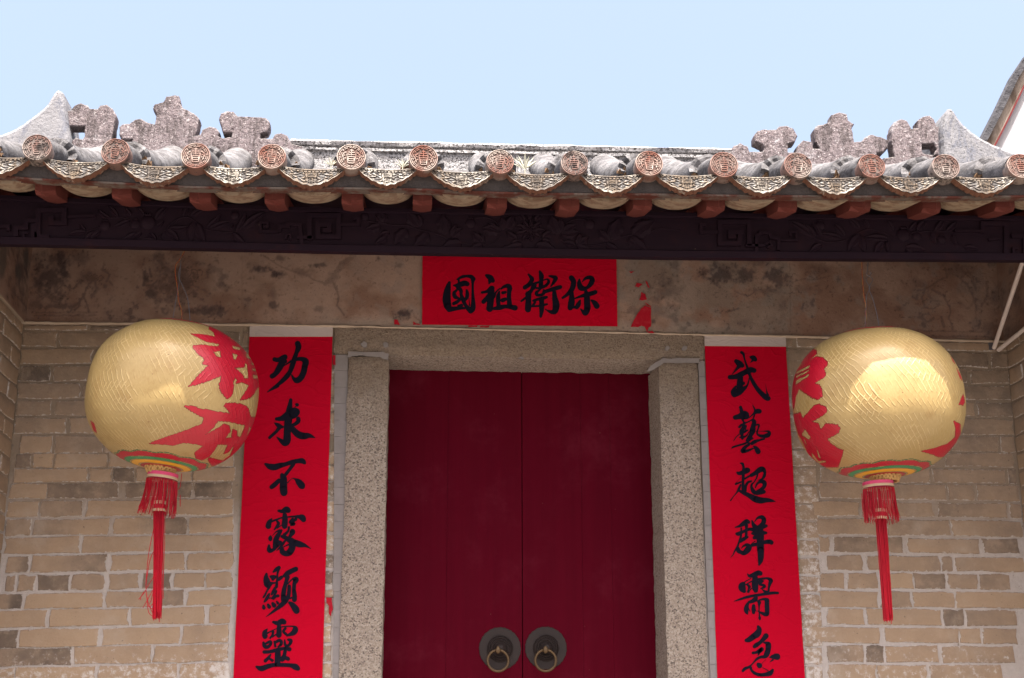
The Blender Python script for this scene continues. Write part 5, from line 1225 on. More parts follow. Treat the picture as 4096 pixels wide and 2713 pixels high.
D3 = [[(455, 280, 10), (520, 300, 35), (548, 380, 34), (545, 500, 40), (540, 650, 40), (535, 800, 38), (540, 920, 46), (560, 1000, 50)], [(385, 525, 26), (430, 550, 46), (540, 520, 62), (640, 470, 76), (690, 465, 36)], [(590, 690, 24), (650, 650, 26), (720, 610, 24)], [(490, 640, 4), (370, 780, 5), (340, 830, 22), (400, 810, 24), (490, 770, 20)], [(470, 850, 24), (430, 950, 34), (380, 1040, 22), (290, 1150, 13), (210, 1260, 18)], [(750, 752, 26), (660, 790, 35), (610, 880, 36), (590, 1000, 42)], [(430, 1000, 30), (560, 1060, 52), (700, 1130, 62), (850, 1215, 86), (1000, 1255, 82), (1150, 1250, 60), (1270, 1260, 42), (1385, 1288, 7)],
      [(750, 600, 46), (860, 540, 56), (980, 455, 72), (1060, 440, 62), (1105, 525, 40), (1090, 620, 40), (1030, 700, 28), (940, 728, 12)], [(915, 570, 24), (890, 670, 20), (820, 780, 18), (770, 830, 28), (755, 900, 34), (795, 1000, 56), (845, 1060, 50)], [(860, 920, 16), (900, 830, 28), (980, 770, 38), (1080, 780, 60), (1100, 850, 56), (1060, 930, 46), (960, 1000, 44), (880, 1060, 54), (1000, 1040, 62), (1080, 1030, 52)]]
D4 = [[(330, 455, 12), (440, 425, 36), (550, 360, 62), (630, 305, 62), (685, 325, 42)], [(625, 400, 48), (622, 520, 34), (622, 620, 38), (615, 700, 36)], [(490, 480, 24), (492, 600, 24), (470, 740, 30), (430, 850, 26), (390, 960, 26), (320, 1080, 20), (270, 1180, 13), (205, 1255, 3)], [(365, 620, 32), (420, 625, 54), (540, 570, 38), (680, 510, 40), (780, 510, 46)], [(660, 710, 24), (560, 760, 48), (470, 830, 34)], [(400, 990, 40), (420, 1070, 60), (480, 1105, 50), (560, 1130, 60), (650, 1050, 80), (695, 970, 70), (640, 915, 44), (550, 945, 24), (488, 1010, 6)],
      [(768, 275, 16), (800, 370, 46), (850, 450, 70)], [(838, 315, 9), (910, 220, 28), (1020, 190, 54), (1080, 250, 60), (1060, 350, 60), (970, 450, 60)], [(800, 520, 54), (920, 500, 80), (1040, 440, 68), (1140, 420, 42)], [(785, 615, 36), (900, 620, 66), (1030, 600, 62), (1140, 602, 34)], [(830, 730, 46), (900, 700, 70)], [(970, 480, 92), (980, 650, 102), (985, 820, 96), (992, 1000, 94), (1000, 1180, 82), (992, 1320, 68), (955, 1440, 22)], [(770, 925, 42), (880, 900, 46), (1080, 850, 50), (1220, 832, 58), (1280, 855, 58)], [(760, 882, 7), (850, 820, 12)]]
D5 = [[(522, 235, 14), (575, 290, 40), (690, 260, 64), (800, 212, 68), (860, 225, 58)], [(720, 330, 72), (720, 450, 86), (720, 580, 86), (738, 670, 62)], [(440, 470, 28), (385, 540, 88), (385, 610, 94), (435, 690, 48)], [(450, 442, 13), (610, 355, 12)], [(480, 515, 11), (630, 430, 18)], [(810, 370, 26), (920, 360, 30), (1040, 352, 30), (1130, 405, 56), (1110, 480, 45), (1080, 600, 28), (1070, 690, 30), (1010, 715, 46), (910, 645, 13)], [(515, 515, 26), (570, 570, 40), (550, 640, 24), (545, 700, 38)], [(630, 615, 13), (575, 670, 14)], [(840, 450, 62), (920, 425, 30)], [(850, 510, 32), (955, 540, 36), (960, 580, 34), (870, 620, 16)],
      [(170, 952, 7), (300, 908, 24), (480, 850, 34), (650, 810, 36), (850, 780, 36), (1050, 750, 40), (1200, 732, 36), (1315, 735, 34)], [(740, 810, 40), (730, 890, 62), (650, 945, 50), (560, 975, 34)], [(545, 990, 30), (500, 1090, 56), (490, 1200, 60), (522, 1285, 16)], [(682, 1070, 44), (680, 1160, 56), (682, 1250, 40)], [(550, 1130, 14), (585, 1215, 10)], [(700, 1150, 26), (752, 1210, 8)], [(830, 985, 50), (826, 1080, 22), (825, 1200, 15), (835, 1330, 20), (840, 1395, 36), (846, 1448, 6)], [(770, 950, 14), (900, 900, 28), (1010, 900, 40)], [(1030, 925, 62), (1030, 1050, 62), (1035, 1180, 62), (1028, 1285, 56), (940, 1280, 44), (790, 1205, 12)]]
D6 = [[(690, 180, 38), (722, 260, 66), (672, 370, 92), (560, 450, 82), (450, 530, 72), (370, 550, 48)], [(900, 435, 76), (840, 510, 60), (740, 610, 50), (640, 680, 60), (585, 722, 45)], [(850, 610, 24), (960, 640, 56), (965, 690, 78), (958, 800, 72), (920, 920, 76), (870, 990, 50), (760, 1000, 38), (660, 1050, 36), (600, 1110, 25), (520, 1200, 20), (440, 1270, 34), (340, 1310, 42), (280, 1370, 36)], [(550, 890, 38), (650, 870, 38), (785, 788, 58), (720, 880, 34), (690, 955, 13)], [(690, 1195, 46), (730, 1232, 74)], [(490, 1285, 38), (510, 1350, 34), (590, 1430, 40), (720, 1475, 42), (880, 1470, 50), (1020, 1430, 66), (1085, 1345, 32)], [(990, 1015, 6), (1100, 990, 62), (1200, 990, 90)], [(1085, 1075, 26), (1000, 1140, 4)], [(790, 1175, 6), (900, 1060, 5)], [(800, 1280, 6), (960, 1365, 12)]]
couplet('tall red paper couplet with six black characters, left of the door frame', [(998, 1340), (1331, 1340), (1278, 3100), (915, 3100)], [(999, 1305), (1331, 1305), (1331, 1347), (998, 1347)],
        [(C1, crop(1040, 1360, sc6)), (C2, crop(1040, 1590, sc6)), (C3, crop(1030, 1800, sc6)), (C4, crop(1030, 2010, sc6)), (C5, crop(1020, 2240, sc6)), (C6, crop(1000, 2460, 6.1958))])
couplet('tall red paper couplet with six black characters, right of the door frame', [(2819, 1376), (3144, 1384), (3242, 3100), (2884, 3100)], [(2818, 1342), (3143, 1349), (3145, 1387), (2819, 1384)],
        [(D1, crop(2880, 1390, sc6)), (D2, crop(2890, 1600, sc6)), (D3, crop(2890, 1810, sc6)), (D4, crop(2890, 2040, sc6)), (D5, crop(2910, 2260, sc6)), (D6, crop(2930, 2480, 6.7292))])
KA = crop(1740, 1070, 6.9647); KB = crop(2070, 1070, 6.9647)
H1 = [[(400, 425, 42), (355, 600, 88), (325, 850, 115), (347, 1050, 112), (400, 1165, 84)], [(400, 1170, 80), (560, 1150, 60), (700, 1130, 54), (820, 1140, 34)], [(620, 335, 24), (760, 262, 42), (900, 245, 42), (1010, 265, 60), (1070, 325, 64)], [(1060, 330, 66), (1050, 450, 38), (1050, 650, 36), (1058, 850, 50), (1065, 1000, 64), (1050, 1150, 78), (990, 1218, 72)], [(520, 505, 22), (620, 505, 58), (720, 470, 76), (830, 440, 76), (900, 465, 66)], [(662, 350, 30), (670, 450, 36)], [(640, 560, 60), (720, 640, 55), (730, 760, 48), (780, 900, 60), (850, 1050, 50), (930, 1150, 70), (1000, 1230, 60)], [(600, 640, 36), (530, 720, 50), (560, 820, 60), (640, 850, 36)], [(720, 860, 40), (620, 960, 50), (520, 1010, 50)], [(740, 1060, 48), (650, 1070, 30)], [(885, 640, 36), (900, 740, 54), (880, 850, 52), (800, 930, 44)], [(945, 860, 6), (965, 1060, 20)]]
H2 = [[(1430, 225, 40), (1530, 280, 80), (1610, 370, 62)], [(1545, 360, 70), (1500, 465, 14)], [(1310, 700, 36), (1450, 670, 46), (1565, 600, 82), (1590, 570, 62)], [(1590, 680, 70), (1480, 820, 66), (1350, 960, 62)], [(1570, 640, 88), (1545, 850, 104), (1540, 1000, 96), (1522, 1150, 96)], [(1640, 820, 48), (1700, 690, 25), (1800, 595, 22)], [(1790, 680, 28), (1762, 800, 60), (1762, 950, 64), (1770, 1060, 60)], [(1840, 600, 24), (1930, 535, 44), (2050, 520, 66), (2098, 590, 60)], [(2080, 580, 70), (2062, 750, 62), (2066, 900, 66), (2080, 1050, 74)], [(1885, 710, 46), (1960, 695, 38)], [(1882, 920, 62), (1960, 890, 54)], [(1650, 1150, 44), (1800, 1120, 70), (1960, 1090, 56), (2100, 1100, 66), (2230, 1130, 78)]]
H3 = [[(298, 190, 24), (370, 270, 50), (405, 340, 62), (330, 470, 62), (205, 560, 62)], [(590, 410, 28), (450, 480, 50), (390, 640, 50), (300, 730, 70)], [(300, 750, 88), (305, 900, 82), (300, 1050, 90), (292, 1170, 88)], [(220, 850, 34), (105, 945, 28)], [(620, 110, 32), (662, 230, 72), (660, 350, 60), (650, 500, 66), (650, 560, 48)], [(730, 358, 18), (820, 328, 24), (865, 375, 42), (840, 460, 44), (740, 535, 44), (620, 580, 36), (500, 570, 30)], [(500, 500, 38), (460, 600, 28)], [(640, 615, 18), (530, 700, 46), (550, 770, 44), (680, 760, 44), (750, 690, 44), (730, 630, 28)], [(740, 685, 52), (880, 640, 54), (1040, 590, 60), (1190, 550, 58)], [(880, 240, 24), (980, 262, 46), (1060, 300, 66), (1020, 400, 48), (930, 530, 20)], [(1022, 680, 56), (1040, 850, 76), (1070, 1000, 96), (1070, 1120, 96), (1030, 1230, 80), (920, 1240, 48), (770, 1165, 10)], [(445, 930, 36), (600, 880, 44), (740, 850, 50), (812, 830, 38)], [(670, 900, 70), (670, 1050, 72), (670, 1200, 66), (648, 1370, 38)], [(400, 1085, 30), (560, 1080, 28), (720, 1050, 36), (822, 1030, 30)], [(490, 970, 38), (430, 1060, 34)]]
H4 = [[(1500, 290, 74), (1560, 400, 76), (1542, 540, 76), (1480, 660, 68), (1370, 770, 48), (1258, 850, 34)], [(1505, 700, 60), (1512, 850, 76), (1500, 1000, 96), (1470, 1125, 78)], [(1725, 335, 26), (1720, 450, 66), (1760, 560, 86), (1830, 590, 70)], [(1800, 405, 12), (1900, 305, 42), (2030, 282, 60), (2082, 350, 72), (2040, 460, 70), (1950, 560, 48), (1850, 595, 60)], [(1600, 865, 22), (1750, 812, 40), (1900, 770, 60), (2080, 722, 66), (2170, 690, 60)], [(1900, 650, 42), (1930, 800, 82), (1940, 1000, 90), (1942, 1150, 90), (1880, 1275, 72), (1760, 1160, 18)], [(1745, 920, 26), (1700, 1030, 66), (1650, 1110, 60)], [(1610, 1110, 40), (1530, 1100, 50)], [(2060, 920, 28), (2150, 990, 72), (2210, 1080, 82)]]
ban = empty('banner', (0, 0, 0)); tag(ban, 'wide red paper banner with four black brush characters, pasted above the door lintel', 'banner')
paper('red_paper', [(1690, 960), (2465, 972), (2470, 1306), (1688, 1299)], YF - .010, 'redpaper', ban, 30, 14)
for st, c_ in ((H1, KA), (H2, KA), (H3, KB), (H4, KB)): write_char(st, c_, YF - .0102, ban)

# torn remains of older papers
def scrap(pts, conv, Y, label, mat='scrap'):
    P = [at(*conv(x, y), Y) for x, y in pts]; c = sum(P, Vector()) / len(P)
    out = []
    for i in range(len(P)):
        a, b = P[i], P[(i + 1) % len(P)]
        for k in range(3): out.append(a + (b - a) * k / 3 + Vector((jit(.0015), 0, jit(.0015))))
    n = len(out); m = MB()
    V = [(p.x, Y + .0015, p.z) for p in out] + [(p.x, Y - .0004 * random.random(), p.z) for p in out]
    m.add(V, [(k, (k + 1) % n, n + (k + 1) % n, n + k) for k in range(n)] + [tuple(n + k for k in range(n))])
    o = m.build('paper_scrap', M[mat], None, origin=c); o.location = c
    tag(o, label, 'paper scrap', 'torn scraps of old red paper around the banner')
YS = YF - .008
scrap([(2070, 945), (2105, 870), (2140, 820), (2165, 800), (2205, 812), (2207, 900), (2205, 942), (2192, 945), (2178, 978), (2165, 942), (2140, 935), (2120, 945)], B_, YS, 'largest torn red paper scrap, shaped like a flame, right of the banner')
scrap([(2127, 762), (2140, 710), (2165, 722), (2178, 755), (2150, 766)], B_, YS, 'small torn red scrap directly above the largest flame-shaped scrap')
scrap([(2098, 668), (2108, 642), (2130, 650), (2150, 655), (2125, 675)], B_, YS, 'jagged red scrap, left one of the two above the small triangular scrap')
scrap([(2168, 630), (2182, 640), (2196, 682), (2178, 662)], B_, YS, 'thin slanting red sliver, right one of the two beside the banner')
scrap([(2060, 568), (2092, 570), (2068, 581)], B_, YS, 'tiny red scrap nearest the upper right of the banner, topmost scrap')
scrap([(2162, 775), (2190, 793), (2207, 808), (2182, 800)], B_, YS, 'narrow red shred touching the top of the largest flame-shaped scrap')
scrap([(468, 928), (470, 893), (490, 895), (506, 928)], B_, YS, 'small upright red scrap left of the banner, farthest from it')
scrap([(594, 930), (600, 903), (612, 918), (630, 922), (645, 930)], B_, YS, 'small red scrap at the lower left corner of the banner')
scrap([(970, 934), (1030, 936), (1030, 946), (970, 943)], B_, YS, 'thin red strip under the banner, left one of the pair')
scrap([(1050, 936), (1112, 938), (1110, 948), (1050, 946)], B_, YS, 'thin red strip under the banner, right one of the pair')
scrap([(2180, 979), (2213, 970), (2228, 984), (2195, 988)], B_, YS, 'small red scrap at the lintel edge under the largest flame-shaped scrap')
scrap([(170, 357), (193, 357), (194, 440), (170, 438)], CB, -.016, 'faded red tab sticking out beside the top of the left couplet')
scrap([(120, 855), (170, 860), (178, 960), (160, 1025), (140, 1000), (150, 930), (120, 910)], CB2, -.0145, 'faded pink paper trace on the bricks beside the lower left couplet', 'scrap')

# ------------------------------------------------------------------ lanterns
def in_poly(X, Y, P):
    ins_ = np.zeros(X.shape, bool); n = len(P)
    for i in range(n):
        x0, y0 = P[i]; x1, y1 = P[(i + 1) % n]
        if y0 == y1: continue
        c = ((y0 > Y) != (y1 > Y)) & (X < (x1 - x0) * (Y - y0) / (y1 - y0) + x0); ins_ ^= c
    return ins_
def lantern(label, cpx, Yc, tilt, paint, conv, neck_px, tassel_end, wires, wispy, sweep):
    c = at(cpx[0], cpx[1], Yc); dep = (c - CAM).dot(FW)
    a = 346 / F_PX * dep * .970; b = a * .885
    root = empty('lantern', c); tag(root, label, 'lantern', 'gold lanterns hanging under the eaves')
    nu, nv = 460, 250; rot = Matrix.Rotation(tilt, 3, 'Y')
    lon = np.linspace(0, 2 * np.pi, nu + 1); lat = np.linspace(-np.pi / 2 * .955, np.pi / 2 * .955, nv)
    LO, LA = np.meshgrid(lon, lat)
    e_ = .86
    cr = np.abs(np.cos(LA)) ** e_; sz = np.sign(np.sin(LA)) * np.abs(np.sin(LA)) ** e_
    bumpy = 1 + .010 * (np.sin(LO * 5 + 1.3) * np.cos(LA * 2.2)) + .006 * np.sin(LO * 11 + LA * 4)
    loc = np.stack([a * cr * np.sin(LO) * bumpy, -a * cr * np.cos(LO) * bumpy, b * sz], -1)
    ROT = np.array(rot); Wd = loc @ ROT.T; wl = Wd + np.array(c)
    d = wl - np.array(CAM); z = d @ np.array(FW); PX = PW / 2 + F_PX * (d @ np.array(RT)) / z; PY = PH / 2 - F_PX * (d @ np.array(UP)) / z
    nrm = np.stack([cr * np.sin(LO) / a, -cr * np.cos(LO) / a, sz / b], -1) @ ROT.T
    facing = (nrm * d).sum(-1) < .02
    col = np.zeros(LO.shape + (3,), np.float32)
    RED = (.36, .0015, .018)
    # crop coordinates
    (ox, oy), sc = conv; CX = (PX - ox) * sc; CY = (PY - oy) * sc
    for outer, holes in paint:
        mk = in_poly(CX, CY, outer)
        for h in holes: mk &= ~in_poly(CX, CY, h)
        col[mk & facing] = RED
    # painted rosette at the foot and the crown
    rr = np.hypot(loc[..., 0], loc[..., 1]) / a
    for sg in (-1, 1):
        side = (LA * sg > 0)
        sca = .025 * np.abs(np.sin(LO * 5.5)) 
        lim = .505 + sca
        def setc(mk, c_): col[mk & side] = c_
        setc((rr < lim + .022) & (rr > lim + .013), (.03, .16, .06))
        setc((rr < lim), RED); setc((rr < .435), (0, 0, 0)); setc((rr < .418), (.02, .22, .08)); setc((rr < .365), (0, 0, 0)); setc((rr < .345), (.66, .33, .012)); setc(rr < .26, (0, 0, 0)); setc((rr < .235), RED)
    # mesh
    me = bpy.data.meshes.new('lantern_body')
    V = Wd.reshape(-1, 3); idx = np.arange((nu + 1) * nv).reshape(nv, nu + 1)
    Fq = np.stack([idx[:-1, :-1], idx[:-1, 1:], idx[1:, 1:], idx[1:, :-1]], -1).reshape(-1, 4)
    me.from_pydata(V.tolist(), [], Fq.tolist()); me.update()
    at_ = me.attributes.new('pt', 'FLOAT_COLOR', 'POINT'); buf = np.ones((V.shape[0], 4), np.float32); buf[:, :3] = col.reshape(-1, 3); at_.data.foreach_set('color', buf.ravel())
    uv = me.uv_layers.new(name='UVMap'); UVv = np.stack([LO / (2 * np.pi), (LA / np.pi + .5)], -1).reshape(-1, 2)
    uv.data.foreach_set('uv', UVv[Fq.reshape(-1)].astype(np.float32).ravel())
    me.polygons.foreach_set('use_smooth', [True] * len(me.polygons)); me.materials.append(M['lantern'])
    link('lantern_body', me, root)
    # straw neck
    def loc2(v): return rot @ Vector(v)
    nb = -b * 1.0
    m = MB()
    for k in range(46):
        a0 = 2 * math.pi * k / 46 + jit(.06); sgn = 1 if k % 2 else -1
        pts = [loc2(((a * (.20 - .02 * s_ - .035 * s_)) * math.cos(a0 + sgn * .5 * s_), (a * (.20 - .02 * s_ - .035 * s_)) * math.sin(a0 + sgn * .5 * s_), nb + .020 - .040 * s_ + jit(.002))) for s_ in (0, .33, .66, 1)]
        m.tube(pts, .0042, 5)
    m.build('straw_neck', M['straw'], root)
    m = MB(); rn = a * .17
    m.grid(lambda i, j: tuple(loc2((rn * math.cos(2 * math.pi * i / 24) * (1 - .05 * j), rn * math.sin(2 * math.pi * i / 24) * (1 - .05 * j), nb + .018 - .012 * j))), 24, 4, closeu=True); m.build('straw_core', M['straw'], root)
    # collar
    nc = at(neck_px[0], neck_px[1], c.y + loc2((0, 0, nb)).y) - c
    rc = a * .178
    def ringm(name, z0, z1, r, mat, r2=None):
        m = MB(); r2 = r2 or r
        m.grid(lambda i, j: tuple(Vector((nc.x, nc.y, nc.z)) + rot @ Vector(((r if j in (0, 3) else r) * math.cos(2 * math.pi * i / 40), r * math.sin(2 * math.pi * i / 40), (z0, z0 + (z1 - z0) * .1, z1 - (z1 - z0) * .1, z1)[j]))), 40, 4, closeu=True)
        m.build(name, M[mat], root, smooth=True)
    ringm('collar_band', .004, .017, rc * 1.0, 'pink'); ringm('collar_band', -.006, .004, rc * 1.015, 'cream')
    # fringe
    m = MB(); rf = random.Random(5)
    fl = .125
    for k in range(120):
        aa = 2 * math.pi * k / 120 + rf.uniform(-.03, .03); L = fl * rf.uniform(.82, 1.08); fl_ = rf.uniform(.98, 1.16)
        p0 = Vector((nc.x, nc.y, nc.z)) + rot @ Vector((rc * math.cos(aa), rc * math.sin(aa), -.010))
        sw = Vector((sweep[0] * (.6 + .8 * max(0, -math.cos(aa) * sweep[2])), 0, 0)) * rf.uniform(.6, 1.2)
        pts = [p0 + Vector(((fl_ - 1) * rc * math.cos(aa) * s_, (fl_ - 1) * rc * math.sin(aa) * s_, -L * s_)) + sw * s_ * s_ + Vector((rf.uniform(-.003, .003), 0, 0)) * s_ for s_ in (0, .35, .7, 1)]
        m.tube(pts, rf.uniform(.0008, .0014), 4, caps=False)
    o = m.build('fringe', M['silk'], root); o['kind'] = 'stuff'
    # inner stem rings
    tz = Vector((nc.x + sweep[1], nc.y, nc.z - .110))
    for k, (z0, h, r, mt) in enumerate(((.010, .012, .0235, 'cream'), (-.007, .017, .0215, 'silk'), (-.017, .010, .0235, 'cream'))):
        m = MB(); m.grid(lambda i, j: (tz.x + r * math.cos(2 * math.pi * i / 20), tz.y + r * math.sin(2 * math.pi * i / 20), tz.z + z0 + (0, .002, h - .002, h)[j]), 20, 4, closeu=True); m.build('tassel_ring', M[mt], root, smooth=True)
    m = MB(); m.tube([tz + Vector((0, 0, .10)), tz + Vector((0, 0, .01))], .006, 8); m.build('tassel_stem', M['silk'], root)
    te = at(tassel_end[0], tassel_end[1], c.y + tz.y) - c
    m = MB(); L = tz.z - .017 - te.z
    for k in range(105):
        aa = rf.uniform(0, 2 * math.pi); r0 = .0215 * math.sqrt(rf.random()); r1 = r0 * rf.uniform(.5, .95); LL = L * (rf.uniform(.93, 1.0) if k % 7 else rf.uniform(.75, 1.03))
        w0 = rf.uniform(-.002, .002)
        pts = [Vector((tz.x + (te.x - tz.x) * s_ + math.cos(aa) * (r0 + (r1 - r0) * min(1, s_ * 1.5)) + w0 * math.sin(s_ * 6 + k), tz.y + math.sin(aa) * (r0 + (r1 - r0) * s_), tz.z - .016 - LL * s_)) for s_ in (0, .2, .4, .6, .8, 1)]
        m.tube(pts, rf.uniform(.0009, .0016), 4, caps=False)
    o = m.build('tassel', M['silk'], root); o['kind'] = 'stuff'
    # stray threads
    for pts in wispy:
        m = MB(); Q = smooth_stroke([(x, y, 0) for x, y in pts]); P = [at(q.x, q.y, c.y + tz.y - .01) - c for q in Q]
        m.tube(P, .0013, 4, caps=False); m.build('loose_thread', M['silk'], root)
    for pts, mt, rad in wires:
        Q = smooth_stroke([(x, y, 0) for x, y in pts]); P = [at(q.x, q.y, Yc) - c for q in Q]
        m = MB(); m.tube(P, rad, 6); m.build('hanging_wire', M[mt], root, smooth=True)
    return root
def twist(pts, conv, amp, ph):
    P = smooth_stroke([(*conv(*p), 0) for p in pts]); out = []
    for k, q in enumerate(P): out.append((q.x + amp * math.sin(k * .9 + ph), q.y))
    return out
PA = [([(905, 225), (1000, 230), (1100, 248), (1085, 215), (1048, 190), (1055, 168), (1100, 170), (1150, 195), (1210, 240), (1225, 270), (1285, 280), (1340, 360), (1400, 440), (1440, 540), (1470, 640), (1430, 650), (1410, 690), (1385, 720), (1340, 740), (1290, 748), (1330, 690), (1365, 630), (1310, 605), (1260, 620), (1270, 590), (1255, 570), (1245, 600), (1240, 680), (1225, 720), (1200, 740), (1170, 720), (1135, 660), (1130, 620), (1145, 590), (1145, 555), (1080, 585), (980, 620), (890, 640), (960, 560), (1040, 478), (995, 465), (1015, 430), (1000, 410), (970, 390), (925, 340), (920, 318), (1000, 310), (1050, 320), (1125, 325), (1130, 308), (1030, 290), (960, 255)],
       [[(1085, 370), (1140, 360), (1140, 415), (1110, 405)], [(1230, 320), (1298, 335), (1295, 355), (1240, 345)], [(1235, 378), (1275, 395), (1262, 430), (1240, 425)], [(1340, 380), (1380, 400), (1378, 425), (1345, 415)], [(1255, 495), (1330, 490), (1335, 455), (1350, 470), (1358, 580), (1325, 575), (1315, 545)], [(1380, 455), (1415, 460), (1417, 475), (1385, 470)], [(1388, 495), (1425, 503), (1430, 520), (1392, 517)], [(1395, 545), (1438, 555), (1440, 580), (1398, 578)]]),
      ([(848, 790), (900, 790), (1000, 815), (1100, 835), (1215, 850), (1195, 820), (1165, 795), (1185, 770), (1250, 768), (1320, 780), (1360, 810), (1378, 880), (1420, 880), (1405, 930), (1390, 1000), (1330, 1085), (1265, 1155), (1195, 1245), (1130, 1262), (1070, 1262), (1042, 1215), (1048, 1192), (1000, 1220), (950, 1206), (935, 1160), (970, 1130), (1005, 1105), (900, 1085), (850, 1083), (770, 1103), (680, 1095), (580, 1090), (600, 1075), (700, 1040), (850, 990), (1000, 930), (1012, 888), (920, 840)],
       [[(1120, 910), (1200, 915), (1335, 945), (1295, 1040), (1270, 1030), (1270, 985), (1235, 970), (1225, 1040), (1180, 1045), (1220, 990), (1210, 950), (1165, 930), (1145, 950), (1020, 1020), (1090, 960)], [(1120, 1095), (1195, 1098), (1165, 1170), (1200, 1160), (1250, 1098), (1215, 1180), (1155, 1222), (1050, 1195), (1095, 1140)], [(1365, 955), (1382, 965), (1345, 1030), (1360, 985)]]),
      ([(120, 905), (150, 930), (172, 1005), (145, 985)], []), ([(205, 1095), (290, 1168), (352, 1215), (330, 1218), (262, 1182)], [])]
PB = [([(310, 238), (295, 285), (325, 300), (328, 325), (270, 375), (320, 345), (370, 352), (410, 385), (410, 415), (385, 445), (400, 490), (380, 515), (310, 555), (345, 565), (372, 610), (370, 660), (340, 685), (290, 670), (230, 630), (190, 600), (165, 660), (150, 750), (125, 770), (105, 650), (115, 560), (135, 460), (165, 370), (230, 285)],
       [[(205, 395), (212, 400), (178, 445), (163, 452), (180, 420)], [(275, 410), (272, 432), (165, 487), (168, 465)], [(270, 445), (268, 462), (162, 517), (163, 498)], [(270, 480), (268, 500), (160, 567), (162, 535)]]),
      ([(140, 800), (200, 785), (218, 830), (300, 735), (345, 720), (400, 740), (410, 775), (380, 805), (290, 858), (340, 870), (360, 915), (400, 870), (490, 880), (512, 905), (500, 945), (410, 995), (440, 1030), (500, 1068), (535, 1080), (525, 1130), (495, 1215), (380, 1215), (310, 1175), (255, 1100), (215, 1010), (180, 950)],
       [[(235, 915), (280, 980), (265, 1000), (205, 960)], [(320, 1045), (362, 1150), (340, 1135)], [(285, 1095), (340, 1165), (390, 1160), (400, 1175), (345, 1188), (290, 1130)], [(225, 985), (240, 1010), (250, 1050), (232, 1015)]]),
      ([(1140, 1088), (1250, 1065), (1350, 1030), (1410, 980), (1415, 920), (1400, 848), (1455, 880), (1455, 950), (1420, 1060), (1345, 1130), (1290, 1135), (1220, 1110)], []), ([(1420, 430), (1455, 490), (1470, 540), (1445, 505)], []), ([(1440, 720), (1475, 640), (1490, 700), (1475, 730)], []), ([(1210, 1258), (1290, 1200), (1345, 1150), (1310, 1215), (1240, 1255)], []), ([(1375, 340), (1400, 375), (1415, 410), (1395, 385)], [])]
cl_ = [(1250, 515), (1215, 575), (1190, 610), (1188, 680), (1200, 760), (1208, 850), (1228, 920), (1230, 1010)]
tl = crop(520, 1830, 2.34); tr = crop(3400, 1850, 2.34)
lantern('gold woven lantern with red characters on its right side, left of the door', (693, 1583), -.622, R_(6.0), PA, ((300, 1220), 1.96), (650, 1912), (627, 2482),
        [(twist(cl_, A_, 1.6, 0), 'rwire', .0011), (twist(cl_, A_, 1.6, 3.1), 'ywire', .0009), (cv(A_, [(1225, 515), (1222, 600), (1212, 730), (1190, 850), (1165, 1000)]), 'gwire', .0012), (cv(A_, [(1225, 600), (1208, 680), (1235, 750), (1270, 840), (1288, 1000)]), 'gwire', .0014)],
        [cv(tl, p) for p in ([(240, 590), (215, 700), (175, 900), (155, 1100), (150, 1230), (165, 1340), (185, 1400)], [(245, 830), (190, 950), (165, 1080), (150, 1200), (160, 1340), (175, 1450), (215, 1490)], [(225, 1110), (170, 1200), (130, 1270), (80, 1330)], [(130, 1260), (100, 1310), (100, 1335)], [(215, 1240), (160, 1340), (120, 1410)], [(230, 1200), (200, 1330), (175, 1390), (215, 1420)], [(240, 1350), (190, 1400), (220, 1470)], [(485, 150), (470, 270), (450, 300)], [(470, 350), (470, 460)])],
        (-.014, -.004, 1))
lantern('gold woven lantern with red characters on its left edge, right of the door', (3507, 1613), -.665, R_(-2.5), PB, ((3100, 1250), 1.96), (3513, 1946), (3555, 2490),
        [(twist([(1340, 470), (1345, 560), (1350, 640), (1358, 710), (1367, 760), (1365, 900)], C_, 1.6, 0), 'rwire', .0011), (twist([(1340, 470), (1345, 560), (1350, 640), (1358, 710), (1367, 760), (1365, 900)], C_, 1.6, 3.1), 'ywire', .0009),
         (cv(C_, [(1380, 470), (1376, 530), (1372, 550), (1388, 560), (1400, 545), (1388, 533)]), 'gwire', .0018), (cv(C_, [(1388, 560), (1368, 585), (1385, 620), (1392, 640), (1372, 690), (1366, 800), (1362, 900)]), 'gwire', .0014), (cv(C_, [(1388, 560), (1410, 585), (1392, 620), (1388, 645), (1415, 720), (1440, 820), (1452, 900)]), 'gwire', .0014)],
        [cv(tr, p) for p in ([(345, 1080), (375, 1110), (380, 1150), (355, 1165)], [(110, 290), (115, 400), (122, 460)], [(220, 530), (212, 560), (220, 580)])],
        (.008, .002, 0))

# ------------------------------------------------------------------ white plastic pipes in the right corner of the porch
PJ = C_(2180, 1025)
def pipe(a, Ya, b, Yb, label):
    p, q = at(*a, Ya), at(*b, Yb); m = MB()
    d = (q - p).normalized(); r = .0095
    m.tube([p, p + d * .001, q - d * .001, q], [r * .8, r, r, r * .8], 16)
    s_ = d.cross(Vector((0, 0, 1))).normalized(); u_ = d.cross(s_)
    o = m.build('plastic_pipe', M['pvc'], None, smooth=False, origin=p); o.location = p
    tag(o, label, 'pipe', 'white plastic pipes in the right corner')
pipe(C_(2178, 1018), -.035, C_(2420, 290), -.62, 'white plastic pipe rising steeply from the right porch corner')
pipe(C_(2206, 1030), -.040, C_(2560, 742), -.55, 'white plastic pipe slanting forward, the lower of the two in the right corner')
m = MB(); a = at(*E_(430, 1005), -.006); m.box((a.x - .012, -.012, a.z - .018), (a.x + .014, -.005, a.z + .018)); m.build('socket_hole', M['gwire'], gate)

